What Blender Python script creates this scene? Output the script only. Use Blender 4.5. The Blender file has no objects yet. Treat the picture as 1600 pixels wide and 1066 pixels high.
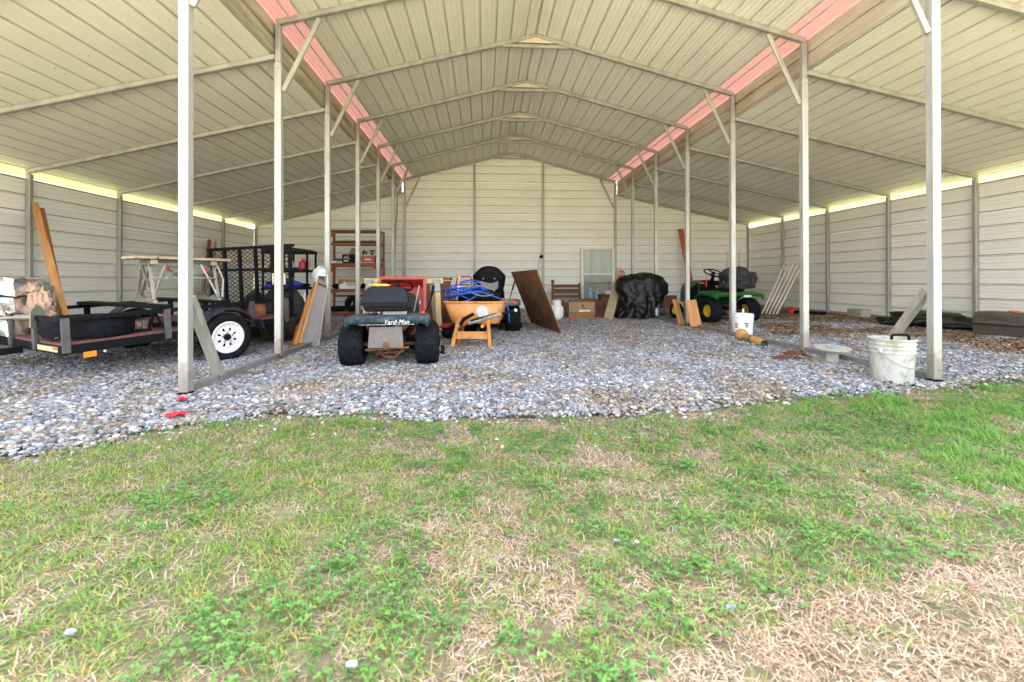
import bpy, math, random
import numpy as np
from mathutils import Vector, Matrix, Euler, noise
R = math.radians
random.seed(7)
sc = bpy.context.scene
COL = sc.collection

# ---------------------------------------------------------------- camera
cam_d = bpy.data.cameras.new('camera'); cam = bpy.data.objects.new('camera', cam_d); COL.objects.link(cam)
cam.location = (-0.77, -3.5116, 0.8813)
cam.rotation_euler = (Matrix.Rotation(-0.0635, 3, 'Z') @ Matrix.Rotation(R(90) + 0.0032, 3, 'X') @ Matrix.Rotation(-0.0018, 3, 'Z')).to_euler()
cam_d.sensor_width = 36; cam_d.lens = 687.05 / 1600 * 36
cam_d.shift_x = -1.07 / 1600; cam_d.shift_y = -97.9 / 1600
cam_d.clip_start = 0.05; cam_d.clip_end = 2000
sc.camera = cam
cam_d.dof.use_dof = True; cam_d.dof.focus_distance = 5.0; cam_d.dof.aperture_fstop = 3.2

# ---------------------------------------------------------------- light
SUN_EL, SUN_AZ = 57, 12          # azimuth from +Y towards +X: the sun stands behind the building
w = bpy.data.worlds.new('World'); sc.world = w; w.use_nodes = True
nt = w.node_tree; bg = nt.nodes['Background']
sky = nt.nodes.new('ShaderNodeTexSky'); sky.sky_type = 'NISHITA'; sky.sun_disc = False
sky.sun_elevation = R(SUN_EL); sky.sun_rotation = R(SUN_AZ); sky.air_density = 1.0; sky.dust_density = 3.0; sky.ozone_density = 0.6
hz = nt.nodes.new('ShaderNodeMix'); hz.data_type = 'RGBA'; hz.inputs[0].default_value = .72   # thin bright haze takes most of the blue out of the sky
hs = nt.nodes.new('ShaderNodeHueSaturation'); hs.inputs['Saturation'].default_value = 0.0
nt.links.new(sky.outputs[0], hs.inputs['Color']); nt.links.new(sky.outputs[0], hz.inputs[6]); nt.links.new(hs.outputs[0], hz.inputs[7]); nt.links.new(hz.outputs[2], bg.inputs[0]); bg.inputs[1].default_value = 0.15
sun_d = bpy.data.lights.new('sun', 'SUN'); sun = bpy.data.objects.new('sun', sun_d); COL.objects.link(sun)
sun_d.energy = 5; sun_d.angle = R(0.6); sun_d.color = (1, .94, .84)
sv = Vector((math.sin(R(SUN_AZ)) * math.cos(R(SUN_EL)), math.cos(R(SUN_AZ)) * math.cos(R(SUN_EL)), math.sin(R(SUN_EL))))
sun.rotation_euler = sv.to_track_quat('Z', 'Y').to_euler(); sun.location = (0, 30, 30)
sc.view_settings.view_transform = 'Standard'; sc.view_settings.look = 'None'
sc.view_settings.exposure = 3.4; sc.view_settings.gamma = 1
sc.view_settings.use_curve_mapping = False
sc.cycles.use_denoising = True
sc.cycles.max_bounces = 10; sc.cycles.diffuse_bounces = 6; sc.cycles.glossy_bounces = 3
sc.cycles.transmission_bounces = 4; sc.cycles.transparent_max_bounces = 8
sc.cycles.caustics_reflective = False; sc.cycles.caustics_refractive = False

# ---------------------------------------------------------------- materials
def rgb(*c): return (c[0], c[1], c[2], 1)
def new_mat(name):
    m = bpy.data.materials.new(name); m.use_nodes = True
    return m, m.node_tree, m.node_tree.nodes['Principled BSDF']
def ramp(nt, fac, stops):
    r = nt.nodes.new('ShaderNodeValToRGB'); e = r.color_ramp.elements
    while len(e) < len(stops): e.new(0.5)
    for k, (p, c) in enumerate(stops): e[k].position = p; e[k].color = rgb(*c)
    nt.links.new(fac, r.inputs[0]); return r.outputs[0]
def noise_tex(nt, coord, scale, detail=3, rough=0.55, stretch=None):
    n = nt.nodes.new('ShaderNodeTexNoise'); n.inputs['Scale'].default_value = scale
    n.inputs['Detail'].default_value = detail; n.inputs['Roughness'].default_value = rough
    if stretch:
        mp = nt.nodes.new('ShaderNodeMapping'); mp.inputs['Scale'].default_value = stretch
        nt.links.new(coord, mp.inputs[0]); coord = mp.outputs[0]
    nt.links.new(coord, n.inputs['Vector']); return n.outputs[0]
def mixc(nt, f, a, b, mode='MIX'):
    m = nt.nodes.new('ShaderNodeMix'); m.data_type = 'RGBA'; m.blend_type = mode
    for s, v in ((0, f), (6, a), (7, b)):
        if hasattr(v, 'links') or hasattr(v, 'is_linked'): nt.links.new(v, m.inputs[s])
        else: m.inputs[s].default_value = v if s == 0 else rgb(*v)
    return m.outputs[2]
def mat(name, c1, c2=None, scale=6, rough=.6, metal=0, bump=0, bscale=40, stretch=None, stain=None, stain_amt=.5, stain_scale=3, world=False, lo=.35, hi=.65, spec=.5):
    m, nt, b = new_mat(name)
    b.inputs['Roughness'].default_value = rough; b.inputs['Metallic'].default_value = metal
    b.inputs['Specular IOR Level'].default_value = spec
    if world: co = nt.nodes.new('ShaderNodeNewGeometry').outputs['Position']
    else: co = nt.nodes.new('ShaderNodeTexCoord').outputs['Object']
    if c2 is None: c2 = tuple(v * .75 for v in c1)
    col = ramp(nt, noise_tex(nt, co, scale, 4, .6, stretch), [(lo, c1), (hi, c2)])
    if stain:
        f = ramp(nt, noise_tex(nt, co, stain_scale, 5, .7, stretch), [(1 - stain_amt - .12, (0, 0, 0)), (1 - stain_amt + .12, (1, 1, 1))])
        col = mixc(nt, f, col, stain)
    nt.links.new(col, b.inputs['Base Color'])
    rr = nt.nodes.new('ShaderNodeMapRange'); rr.inputs['To Min'].default_value = max(0, rough - .12); rr.inputs['To Max'].default_value = min(1, rough + .15)
    nt.links.new(noise_tex(nt, co, scale * 2.3, 3), rr.inputs[0]); nt.links.new(rr.outputs[0], b.inputs['Roughness'])
    if bump:
        bp = nt.nodes.new('ShaderNodeBump'); bp.inputs['Strength'].default_value = bump; bp.inputs['Distance'].default_value = .01
        nt.links.new(noise_tex(nt, co, bscale, 4, .6, stretch), bp.inputs['Height']); nt.links.new(bp.outputs[0], b.inputs['Normal'])
    return m
def wood(name, c1, c2, axis='Z', **k):
    st = {'X': (.06, 1, 1), 'Y': (1, .06, 1), 'Z': (1, 1, .06)}[axis]
    return mat(name, c1, c2, scale=28, stretch=st, rough=k.pop('rough', .7), bump=k.pop('bump', .35), bscale=60, **k)

# ---------------------------------------------------------------- mesh builder
class MB:
    def __init__(s): s.v = []; s.f = []
    def add(s, vs, fs, M=None):
        n = len(s.v)
        s.v += [tuple(M @ Vector(v)) for v in vs] if M is not None else [tuple(v) for v in vs]
        s.f += [tuple(i + n for i in f) for f in fs]; return s
    def box(s, c, d, M=None, r=None):
        x, y, z = d[0] / 2, d[1] / 2, d[2] / 2
        T = Matrix.Translation(c)
        if r is not None: T = T @ Euler([R(a) for a in r]).to_matrix().to_4x4()
        if M is not None: T = M @ T
        return s.add([(-x, -y, -z), (x, -y, -z), (x, y, -z), (-x, y, -z), (-x, -y, z), (x, -y, z), (x, y, z), (-x, y, z)],
                     [(0, 3, 2, 1), (4, 5, 6, 7), (0, 1, 5, 4), (1, 2, 6, 5), (2, 3, 7, 6), (3, 0, 4, 7)], T)
    def bar(s, a, b, w, h, up=(0, 0, 1), M=None):
        a, b = Vector(a), Vector(b); d = (b - a); L = d.length; d.normalize()
        u = Vector(up)
        if abs(u.dot(d)) > .97: u = Vector((0, 1, 0))
        x = d.cross(u).normalized(); z = x.cross(d)
        T = Matrix(((x.x, d.x, z.x, (a.x + b.x) / 2), (x.y, d.y, z.y, (a.y + b.y) / 2), (x.z, d.z, z.z, (a.z + b.z) / 2), (0, 0, 0, 1)))
        return s.box((0, 0, 0), (w, L, h), (M @ T) if M is not None else T)
    def tube(s, pts, r, n=8, closed=False, M=None, caps=True):
        P = [Vector(p) for p in pts]; m = len(P); vs = []; fs = []
        rr = r if isinstance(r, (list, tuple)) else [r] * m
        u = None
        for i in range(m):
            if closed: t = P[(i + 1) % m] - P[i - 1]
            else: t = P[min(i + 1, m - 1)] - P[max(i - 1, 0)]
            t.normalize()
            if u is None: u = t.orthogonal().normalized()
            else: u = (u - t * u.dot(t)).normalized()
            v = t.cross(u)
            for k in range(n):
                a = 2 * math.pi * k / n; vs.append(P[i] + (u * math.cos(a) + v * math.sin(a)) * rr[i])
        for i in range(m if closed else m - 1):
            j = (i + 1) % m
            for k in range(n): fs.append((i * n + k, i * n + (k + 1) % n, j * n + (k + 1) % n, j * n + k))
        if caps and not closed: fs += [tuple(range(n - 1, -1, -1)), tuple((m - 1) * n + k for k in range(n))]
        return s.add(vs, fs, M)
    def lathe(s, prof, n=24, M=None, axis='Z', close=False):
        vs = []; fs = []; m = len(prof)
        for i in range(n):
            a = 2 * math.pi * i / n; c, q = math.cos(a), math.sin(a)
            for r, h in prof:
                vs.append({'Z': (r * c, r * q, h), 'X': (h, r * c, r * q), 'Y': (r * q, h, r * c)}[axis])
        for i in range(n):
            j = (i + 1) % n
            for k in range(m if close else m - 1):
                l = (k + 1) % m; fs.append((i * m + k, j * m + k, j * m + l, i * m + l))
        return s.add(vs, fs, M)
    def prism(s, poly, d, M=None, plane='XZ'):
        """poly in plane, extruded symmetric by d"""
        n = len(poly); f = {'XZ': lambda p, e: (p[0], e, p[1]), 'XY': lambda p, e: (p[0], p[1], e), 'YZ': lambda p, e: (e, p[0], p[1])}[plane]
        vs = [f(p, -d / 2) for p in poly] + [f(p, d / 2) for p in poly]
        fs = [tuple(range(n)), tuple(range(2 * n - 1, n - 1, -1))] + [(k, k + n, (k + 1) % n + n, (k + 1) % n) for k in range(n)]
        return s.add(vs, fs, M)
    def mesh(s, name, smooth=False):
        me = bpy.data.meshes.new(name); me.from_pydata(s.v, [], s.f); me.validate()
        if smooth: me.polygons.foreach_set('use_smooth', [True] * len(me.polygons))
        import bmesh
        bm = bmesh.new(); bm.from_mesh(me); bmesh.ops.recalc_face_normals(bm, faces=bm.faces); bm.to_mesh(me); bm.free()
        me.update(); return me
    def build(s, name, m, parent=None, smooth=False, bevel=0, loc=None, rot=None, seg=2, angle=None):
        o = bpy.data.objects.new(name, s.mesh(name, smooth)); COL.objects.link(o)
        o.data.materials.append(m)
        if parent is not None: o.parent = parent
        if loc: o.location = loc
        if rot: o.rotation_euler = [R(a) for a in rot]
        if bevel:
            b = o.modifiers.new('bevel', 'BEVEL'); b.width = bevel; b.segments = seg; b.limit_method = 'ANGLE'; b.angle_limit = R(35)
        if smooth and angle is not False:
            try: o.data.set_sharp_from_angle(angle=R(angle or 40))
            except Exception: pass
        return o
def inst(me, name, parent=None, loc=(0, 0, 0), rot=(0, 0, 0), scale=None):
    o = bpy.data.objects.new(name, me); COL.objects.link(o); o.parent = parent; o.location = loc
    o.rotation_euler = [R(a) for a in rot]
    if scale: o.scale = scale
    return o
def tag(o, label=None, cat=None, group=None, kind=None):
    if label: o['label'] = label
    if cat: o['category'] = cat
    if group: o['group'] = group
    if kind: o['kind'] = kind
    return o
def thing(name, label, cat, loc=(0, 0, 0), rz=0, group=None, rot=None):
    o = bpy.data.objects.new(name, None); COL.objects.link(o); o.empty_display_size = .1
    o.location = loc; o.rotation_euler = [R(a) for a in rot] if rot else (0, 0, R(rz))
    return tag(o, label, cat, group)
def text(s, name, m, parent, loc, rot, size, ext=.0008, shear=0, bold=0, align='CENTER'):
    cu = bpy.data.curves.new(name, 'FONT'); cu.body = s; cu.size = size; cu.extrude = ext; cu.shear = shear; cu.offset = bold
    cu.align_x = align; cu.align_y = 'CENTER'; cu.resolution_u = 3
    t = bpy.data.objects.new(name, cu); COL.objects.link(t); bpy.context.view_layer.update()
    me = bpy.data.meshes.new_from_object(t.evaluated_get(bpy.context.evaluated_depsgraph_get())); bpy.data.objects.remove(t)
    me.name = name; o = bpy.data.objects.new(name, me); COL.objects.link(o); me.materials.clear(); me.materials.append(m)
    o.parent = parent; o.location = loc; o.rotation_euler = [R(a) for a in rot]; return o
def ground_z(x, y): return min(max((x - 3.1) * .03, 0), .1)

# ---------------------------------------------------------------- shared materials
def sheet_mat():
    m, nt, b = new_mat('painted_steel_sheet')
    g = nt.nodes.new('ShaderNodeNewGeometry'); co = g.outputs['Position']
    inner = ramp(nt, noise_tex(nt, co, 1.3, 4, .6), [(.3, (.79, .775, .71)), (.7, (.71, .695, .63))])
    st = ramp(nt, noise_tex(nt, co, 2.2, 6, .72), [(.66, (0, 0, 0)), (.78, (1, 1, 1))])
    sm = nt.nodes.new('ShaderNodeMath'); sm.operation = 'MULTIPLY'; sm.inputs[1].default_value = .35
    nt.links.new(st, sm.inputs[0])
    inner = mixc(nt, sm.outputs[0], inner, (.30, .24, .17))
    sp = ramp(nt, noise_tex(nt, co, 34, 2, .5), [(.735, (0, 0, 0)), (.76, (1, 1, 1))])
    inner = mixc(nt, sp, inner, (.16, .12, .09))
    nt.links.new(inner, b.inputs['Base Color'])
    b.inputs['Roughness'].default_value = .48
    bp = nt.nodes.new('ShaderNodeBump'); bp.inputs['Strength'].default_value = .25; bp.inputs['Distance'].default_value = .02
    nt.links.new(noise_tex(nt, co, 3, 2), bp.inputs['Height']); nt.links.new(bp.outputs[0], b.inputs['Normal'])
    return m
def roof_mat(base):
    # steel sheet painted off-white below and barn red above
    m = base.copy(); m.name = 'roof_sheet_two_sided'; nt = m.node_tree; b = nt.nodes['Principled BSDF']
    src = b.inputs['Base Color'].links[0].from_socket
    at = nt.nodes.new('ShaderNodeNewGeometry')
    sepn = nt.nodes.new('ShaderNodeSeparateXYZ'); nt.links.new(at.outputs['Normal'], sepn.inputs[0])
    th = nt.nodes.new('ShaderNodeMath'); th.operation = 'GREATER_THAN'; th.inputs[1].default_value = 0.0
    nt.links.new(sepn.outputs[2], th.inputs[0])
    c = mixc(nt, th.outputs[0], src, (.30, .045, .035)); nt.links.new(c, b.inputs['Base Color'])
    return m
M_sheet = sheet_mat(); M_roof = roof_mat(M_sheet)
M_rib = mat('grimy_shaded_rib_side', (.38, .36, .30), (.28, .26, .21), scale=4, rough=.7, world=True)  # grime plus groove shade, both put into the rib side colour
M_ribr = mat('dusty_shaded_roof_rib_side', (.62, .61, .56), (.50, .48, .43), scale=4, rough=.7, world=True)  # dust tone, darkened to paint in the shade along the roof ribs
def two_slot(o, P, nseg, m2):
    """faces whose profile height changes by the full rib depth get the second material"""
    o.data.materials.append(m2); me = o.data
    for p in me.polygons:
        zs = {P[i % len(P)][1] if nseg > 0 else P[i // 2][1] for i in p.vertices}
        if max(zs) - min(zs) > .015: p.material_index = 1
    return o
M_wall = mat('wall_sheet_paint', (.79, .78, .72), (.74, .73, .67), scale=1.2, rough=.5, world=True, bump=.2, bscale=3, stain=(.50, .46, .38), stain_amt=.24, stain_scale=1.7)
M_steel = mat('galvanised_steel', (.38, .37, .33), (.27, .265, .235), scale=9, rough=.42, metal=.25, stretch=(1, 1, .25), bump=.08, bscale=30, stain=(.34, .31, .24), stain_amt=.32, stain_scale=12)
M_fascia = mat('stained_fascia_sheet', (.50, .46, .38), (.36, .31, .23), scale=2.5, rough=.6, world=True, stretch=(1, .35, 3), stain=(.20, .14, .08), stain_amt=.4, stain_scale=2)
def post_mat():
    m = M_steel.copy(); m.name = 'galvanised_post'; nt = m.node_tree; b = nt.nodes['Principled BSDF']; src = b.inputs['Base Color'].links[0].from_socket
    br = mixc(nt, 1.0, src, (1.12, 1.12, 1.16), 'MULTIPLY')
    sp = nt.nodes.new('ShaderNodeSeparateXYZ'); g = nt.nodes.new('ShaderNodeNewGeometry'); nt.links.new(g.outputs['Position'], sp.inputs[0])
    n = noise_tex(nt, g.outputs['Position'], 22, 4, .7)
    a = nt.nodes.new('ShaderNodeMath'); a.operation = 'MULTIPLY_ADD'; nt.links.new(n, a.inputs[0]); a.inputs[1].default_value = -.42; nt.links.new(sp.outputs[2], a.inputs[2])
    f = ramp(nt, a.outputs[0], [(.0, (.45, .45, .45)), (.07, (0, 0, 0))])       # mud splash kicked up at the foot
    nt.links.new(mixc(nt, f, br, (.17, .12, .08)), b.inputs['Base Color']); return m
M_post = post_mat()
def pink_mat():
    m, nt, b = new_mat('pink_bounce_eave_sheet')  # pink bounce from the red lean-to roofs, put into the sheet's colour
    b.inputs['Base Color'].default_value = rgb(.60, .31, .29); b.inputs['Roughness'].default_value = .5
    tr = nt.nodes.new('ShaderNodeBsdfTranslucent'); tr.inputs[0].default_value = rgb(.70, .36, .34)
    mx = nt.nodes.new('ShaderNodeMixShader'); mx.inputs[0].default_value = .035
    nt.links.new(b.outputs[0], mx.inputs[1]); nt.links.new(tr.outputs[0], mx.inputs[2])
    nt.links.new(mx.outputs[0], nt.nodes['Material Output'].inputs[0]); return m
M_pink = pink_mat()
M_black = mat('black_plastic', (.004, .004, .005), (.007, .007, .008), rough=.55, spec=.10)
M_bsteel = mat('black_painted_steel', (.004, .005, .007), (.007, .007, .009), rough=.55, spec=.10, stain=(.04, .022, .014), stain_amt=.25, stain_scale=14)
M_rubber = mat('tyre_rubber', (.006, .007, .009), (.013, .014, .017), scale=14, rough=.8, spec=.08, bump=.2, bscale=80)
M_white = mat('white_paint', (.80, .80, .80), (.72, .72, .72), rough=.35, stain=(.5, .45, .38), stain_amt=.22, stain_scale=9)
M_rust = mat('rusty_iron', (.20, .075, .03), (.09, .04, .025), scale=22, rough=.9, bump=.4, bscale=60)
M_grey = mat('grey_metal', (.30, .30, .30), (.20, .20, .20), scale=12, rough=.5, metal=.4, stain=(.14, .08, .05), stain_amt=.35, stain_scale=9)

# ---------------------------------------------------------------- the pole barn
SP = 1.524; FY = [SP * i for i in range(7)]; H = 3.05
XL, XR = -7.12, 7.08; ZL, ZR, ZA = 2.40, 2.51, 3.36      # wall lines, rafter centre heights at the eaves, lean-to rafter at the post row
def roofC(x): return 4.58 - .262 * abs(x)
def roofL(x): return (ZA + .047) - (ZA - ZL) * (-H - x) / (-H - XL)
def roofR(x): return (ZA + .047) - (ZA - ZR) * (x - H) / (XR - H)
barn = thing('pole_barn', 'open-fronted metal pole barn with raised centre aisle and two lean-to bays', 'barn')
def profile(n, minors=True, start=.0, pitch=.2286):
    P = []
    for k in range(n):
        u = start + k * pitch
        P += [(u, 0), (u + .008, .021), (u + .022, .021), (u + .030, 0)]
        if minors:
            for q in (.095, .155):
                P += [(u + q, 0), (u + q + .008, .005), (u + q + .018, .005), (u + q + .026, 0)]
    P.append((start + n * pitch - .001, 0)); return P
def roof_sheet(p0, p1, y0, y1, name, m, flip=1):
    """ribbed sheet: profile runs from p0 to p1 (x,z), ribs run along y"""
    p0, p1 = Vector((p0[0], 0, p0[1])), Vector((p1[0], 0, p1[1])); d = p1 - p0; L = d.length; d.normalize()
    nrm = Vector((-d.z, 0, d.x));
    if nrm.z < 0: nrm = -nrm
    full = L > PW - .02
    P = [q for q in profile(int(L / .2286 + .01) + 1) if q[0] < L - .004]; P.append((L, 0))
    if full: P += [(L + .008, .0195), (L + .022, .0195)]      # the lap over the next sheet's first rib
    mb = MB(); ny = 7; n = len(P)
    for j in range(ny):
        y = y0 + (y1 - y0) * j / (ny - 1)
        for u, h in P:
            q = p0 + d * u + nrm * h; mb.v.append((q.x, y, q.z))
    for j in range(ny - 1):
        for k in range(n - 1): mb.f.append((j * n + k, j * n + k + 1, (j + 1) * n + k + 1, (j + 1) * n + k))
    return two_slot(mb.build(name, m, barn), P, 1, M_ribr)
Y0, Y1 = -.28, 9.28
PW = .9144
def slope_panels(xa, xb, fz, m, first=None):
    """panels of 3 ft from xa to xb measured in x"""
    sx = 1 if xb > xa else -1
    ds = math.hypot(1, (fz(xb) - fz(xa)) / (xb - xa)); x = xa; k = 0
    while abs(xb - x) > .02:
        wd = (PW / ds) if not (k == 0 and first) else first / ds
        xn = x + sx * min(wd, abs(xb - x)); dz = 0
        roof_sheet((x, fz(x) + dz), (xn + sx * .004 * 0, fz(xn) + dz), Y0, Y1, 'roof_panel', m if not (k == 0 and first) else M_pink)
        x = xn; k += 1
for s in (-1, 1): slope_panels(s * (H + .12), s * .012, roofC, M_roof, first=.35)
slope_panels(-H - .06, XL - .55, roofL, M_roof)
slope_panels(H + .06, XR + .55, roofR, M_roof)
rc = MB(); rc.prism([(-.2, roofC(.2) + .03), (0, roofC(0) + .035), (.2, roofC(.2) + .03), (.2, roofC(.2) + .028), (0, roofC(0) + .031), (-.2, roofC(.2) + .028)], Y1 - Y0, Matrix.Translation((0, (Y0 + Y1) / 2, 0))); rc.build('ridge_cap', M_roof, barn)
# side strip between the centre roof and each lean-to roof
for s in (-1, 1):
    P = profile(2, True, .0, .185); mb = MB(); n = len(P)
    for y in (Y0 + .02, Y1 - .05):
        for u, h in P: mb.v.append((s * (H + .055 + h), y, ZA + .03 + u))
    for k in range(n - 1): mb.f.append((k, k + 1, n + k + 1, n + k))
    mb.build('side_panel', M_fascia, barn)
# walls: horizontal ribbed sheets
def wall_panel(rows, side, zb, name='wall_panel'):
    """rows: profile list (z,h); side maps (z,h)->list of two 3D points (ends)"""
    mb = MB()
    for z, h in rows:
        a, b = side(z, h); mb.v += [a, b]
    for k in range(len(rows) - 1): mb.f.append((2 * k, 2 * k + 1, 2 * k + 3, 2 * k + 2))
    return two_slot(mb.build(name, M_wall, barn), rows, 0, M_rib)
def hx(z):
    if z <= ZL: return None
    return z
def back_ext(z, sec):
    """x range of the back wall at height z for section"""
    if sec == 0:
        top = roofL(-H); lo = max(-H, -99)
        xs = XL - .02 if z <= roofL(XL) else XL + (z - roofL(XL)) / (top - roofL(XL)) * (-H - XL)
        return (min(xs, -H - .002), -H - .002) if z < top else None
    if sec == 2:
        top = roofR(H)
        xs = XR + .02 if z <= roofR(XR) else XR - (z - roofR(XR)) / (top - roofR(XR)) * (XR - H)
        return (H + .002, max(xs, H + .002)) if z < top else None
    zt = roofC(H); e = H - .001
    if z > zt: e = (roofC(0) - z) / .262
    return (-e, e) if e > .01 else None
for sec in range(3):
    zb = .03; k = 0
    while True:
        rows = [(zb + u, h) for u, h in profile(4, True)]
        rr = [(z, h) for z, h in rows if back_ext(z, sec)]
        if len(rr) < 2: break
        wall_panel(rr, lambda z, h, sec=sec: [(back_ext(z, sec)[0], 9.185 + h, z), (back_ext(z, sec)[1], 9.185 + h, z)], zb)
        if len(rr) < len(rows): break
        zb += PW - .0005; k += 1
for s, X, top, zb0 in ((-1, XL, ZL - .095, .0), (1, XR, ZR - .095, .09)):
    zb = zb0
    while zb < top - .02:
        rr = [(zb + u, h) for u, h in profile(4, True) if zb + u < top]
        if rr[-1][0] < top - .004 and len(rr) < 49: rr.append((top, 0))
        wall_panel(rr, lambda z, h: [(X + s * (.04 + h), -.1, z), (X + s * (.04 + h), 9.18, z)], zb)
        zb += PW - .0005
# frames
def member(name, a, b, w=.06, h=.06, up=(0, 1, 0), m=M_steel):
    return MB().bar(a, b, w, h, up).build(name, m, barn, bevel=.006, seg=1)
ME_bolt = MB().lathe([(.001, .006), (.006, .006), (.009, .001), (.009, 0)], 8).mesh('bolt'); ME_bolt.materials.append(M_grey)
ME_post = MB().box((0, 0, 1.65), (.07, .07, 3.24)).mesh('post')
for f, y in enumerate(FY):
    for s in (-1, 1):
        x = s * H
        mb = MB().box((0, 0, 1.655), (.072, .072, 3.25)); o = mb.build('post', M_post, barn, bevel=.006, seg=1, loc=(x, y, 0))
        MB().box((0, 0, 3.49), (.060, .060, .44)).build('post_sleeve', M_steel, barn, bevel=.005, seg=1, loc=(x, y, 0))
        MB().box((0, 0, .014), (.08, .08, .028)).build('post_foot', M_bsteel, barn, loc=(x, y, .0))
        zr = roofC(H - .42) - .085
        if f < 6 or True: member('knee_brace', (x - s * .045, y, 2.98), (x - s * .44, y, zr), .05, .035)
        for zq, xo in ((2.99, .038), (3.04, .038)):
            inst(ME_bolt, 'bolt', barn, (x - s * xo, y, zq), (0, -90 * s, 0))
        for zq in (.12, 3.22, 3.30): inst(ME_bolt, 'bolt', barn, (x + .01, y - .037, zq), (90, 0, 0))
        # rafters
        member('rafter', (x + s * .02, y, roofC(H) - .042), (s * .0, y, roofC(0) - .042), .06, .06)
        if s < 0: member('lean_rafter', (-H - .036, y, ZA), (XL - .03, y, ZL), .055, .06)
        else: member('lean_rafter', (H + .036, y, ZA), (XR + .03, y, ZR), .055, .06)
        X, zt, zb = (XL, ZL - .03, .03) if s < 0 else (XR, ZR - .03, .1)
        MB().box((X, y, (zt + zb) / 2), (.06, .06, zt - zb)).build('wall_post', M_steel, barn, bevel=.005, seg=1)
    zb = roofC(.46) - .075
    member('ridge_brace', (-.50, y, zb), (.50, y, zb), .05, .035)
    MB().prism([(-.27, zb + .04), (.27, zb + .04), (0, roofC(0) - .075)], .012).build('ridge_gusset', mat('gusset_%d' % f, (.60, .52, .38), (.5, .43, .30), rough=.6) if f == 0 else bpy.data.materials['gusset_0'], barn, loc=(0, y - .028, 0))
for s in (-1, 1):
    MB().box((s * H, (FY[0] + FY[6]) / 2 + .0, .048), (.058, FY[6] - .08, .058)).build('base_rail', M_grey, barn, bevel=.004, seg=1)
MB().box((XL, 4.6, .045), (.056, 9.1, .058)).build('base_rail', M_steel, barn)
MB().box((XR, 4.6, .135), (.056, 9.1, .058)).build('base_rail', M_steel, barn)
MB().box((0, FY[6] + .002, .045), (6.0, .056, .056)).build('base_rail', M_steel, barn)
member('diagonal_strut', (-H, .04, .76), (-H, .42, .07), .055, .075, up=(1, 0, 0))
member('diagonal_strut', (H, .04, .80), (H, .58, .07), .055, .075, up=(1, 0, 0))
for x, z in ((-5.15, roofL(-5.15)), (-1.06, roofC(1.06)), (.92, roofC(.92)), (5.27, roofR(5.27))):
    MB().box((x, FY[6] + .003, (z - .1) / 2 + .03), (.062, .058, z - .14)).build('wall_post', M_steel, barn, bevel=.005, seg=1)
# ---------------------------------------------------------------- ground, gravel, grass
EX = [-9, -5, -3.6, -3.11, -2.78, -2.49, -1.97, -1.2, -.22, .63, 1.86, 2.9, 3.6, 9]
EYs = [-1.9, -1.75, -1.45, -1.2, -.92, -.68, -.52, -.66, -.80, -.60, -.36, -.22, -.10, .2]
def edge(x, y=0): return float(np.interp(x, EX, EYs)) + .10 * noise.noise(Vector((x * 2.3, 3, 0))) + .05 * noise.noise(Vector((x * 7, 2, 1)))
def axis_coords(lo, hi, fine_lo, fine_hi, step):
    a = list(np.arange(fine_lo, fine_hi + 1e-6, step)); v = fine_lo
    g = step
    while v > lo: g *= 1.6; v = max(lo, v - g); a.insert(0, v)
    v = fine_hi; g = step
    while v < hi: g *= 1.6; v = min(hi, v + g); a.append(v)
    return a
def sheet_grid(name, xs, ys, zf, m):
    mb = MB(); nx = len(xs)
    mb.v = [(x, y, zf(x, y)) for y in ys for x in xs]
    mb.f = [(j * nx + i, j * nx + i + 1, (j + 1) * nx + i + 1, (j + 1) * nx + i) for j in range(len(ys) - 1) for i in range(nx - 1)]
    return mb.build(name, m)
def soil_mat():
    m, nt, b = new_mat('soil_and_turf'); co = nt.nodes.new('ShaderNodeNewGeometry').outputs['Position']
    near = ramp(nt, noise_tex(nt, co, 7, 6, .7), [(.3, (.16, .115, .075)), (.5, (.115, .10, .05)), (.7, (.24, .19, .125))])
    far = ramp(nt, noise_tex(nt, co, .6, 6, .7), [(.3, (.105, .13, .045)), (.7, (.20, .19, .09))])
    sep = nt.nodes.new('ShaderNodeVectorMath'); sep.operation = 'LENGTH'; nt.links.new(co, sep.inputs[0])
    f = nt.nodes.new('ShaderNodeMapRange'); f.inputs[1].default_value = 5; f.inputs[2].default_value = 9; nt.links.new(sep.outputs['Value'], f.inputs[0])
    nt.links.new(mixc(nt, f.outputs[0], near, far), b.inputs['Base Color']); b.inputs['Roughness'].default_value = .95
    bp = nt.nodes.new('ShaderNodeBump'); bp.inputs['Strength'].default_value = .8; bp.inputs['Distance'].default_value = .02
    nt.links.new(noise_tex(nt, co, 60, 5, .7), bp.inputs['Height']); nt.links.new(bp.outputs[0], b.inputs['Normal']); return m
M_soil = soil_mat()
def gz(x, y): return ground_z(x, y) - .016 + .014 * min(max((edge(x) + .12 - y) / .3, 0), 1) + (.007) * noise.noise(Vector((x * 1.3, y * 1.3, 0)))
tag(sheet_grid('ground', axis_coords(-400, 400, -9, 9, .12), axis_coords(-400, 400, -3.6, 1.2, .1), gz, M_soil), kind='structure')
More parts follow.
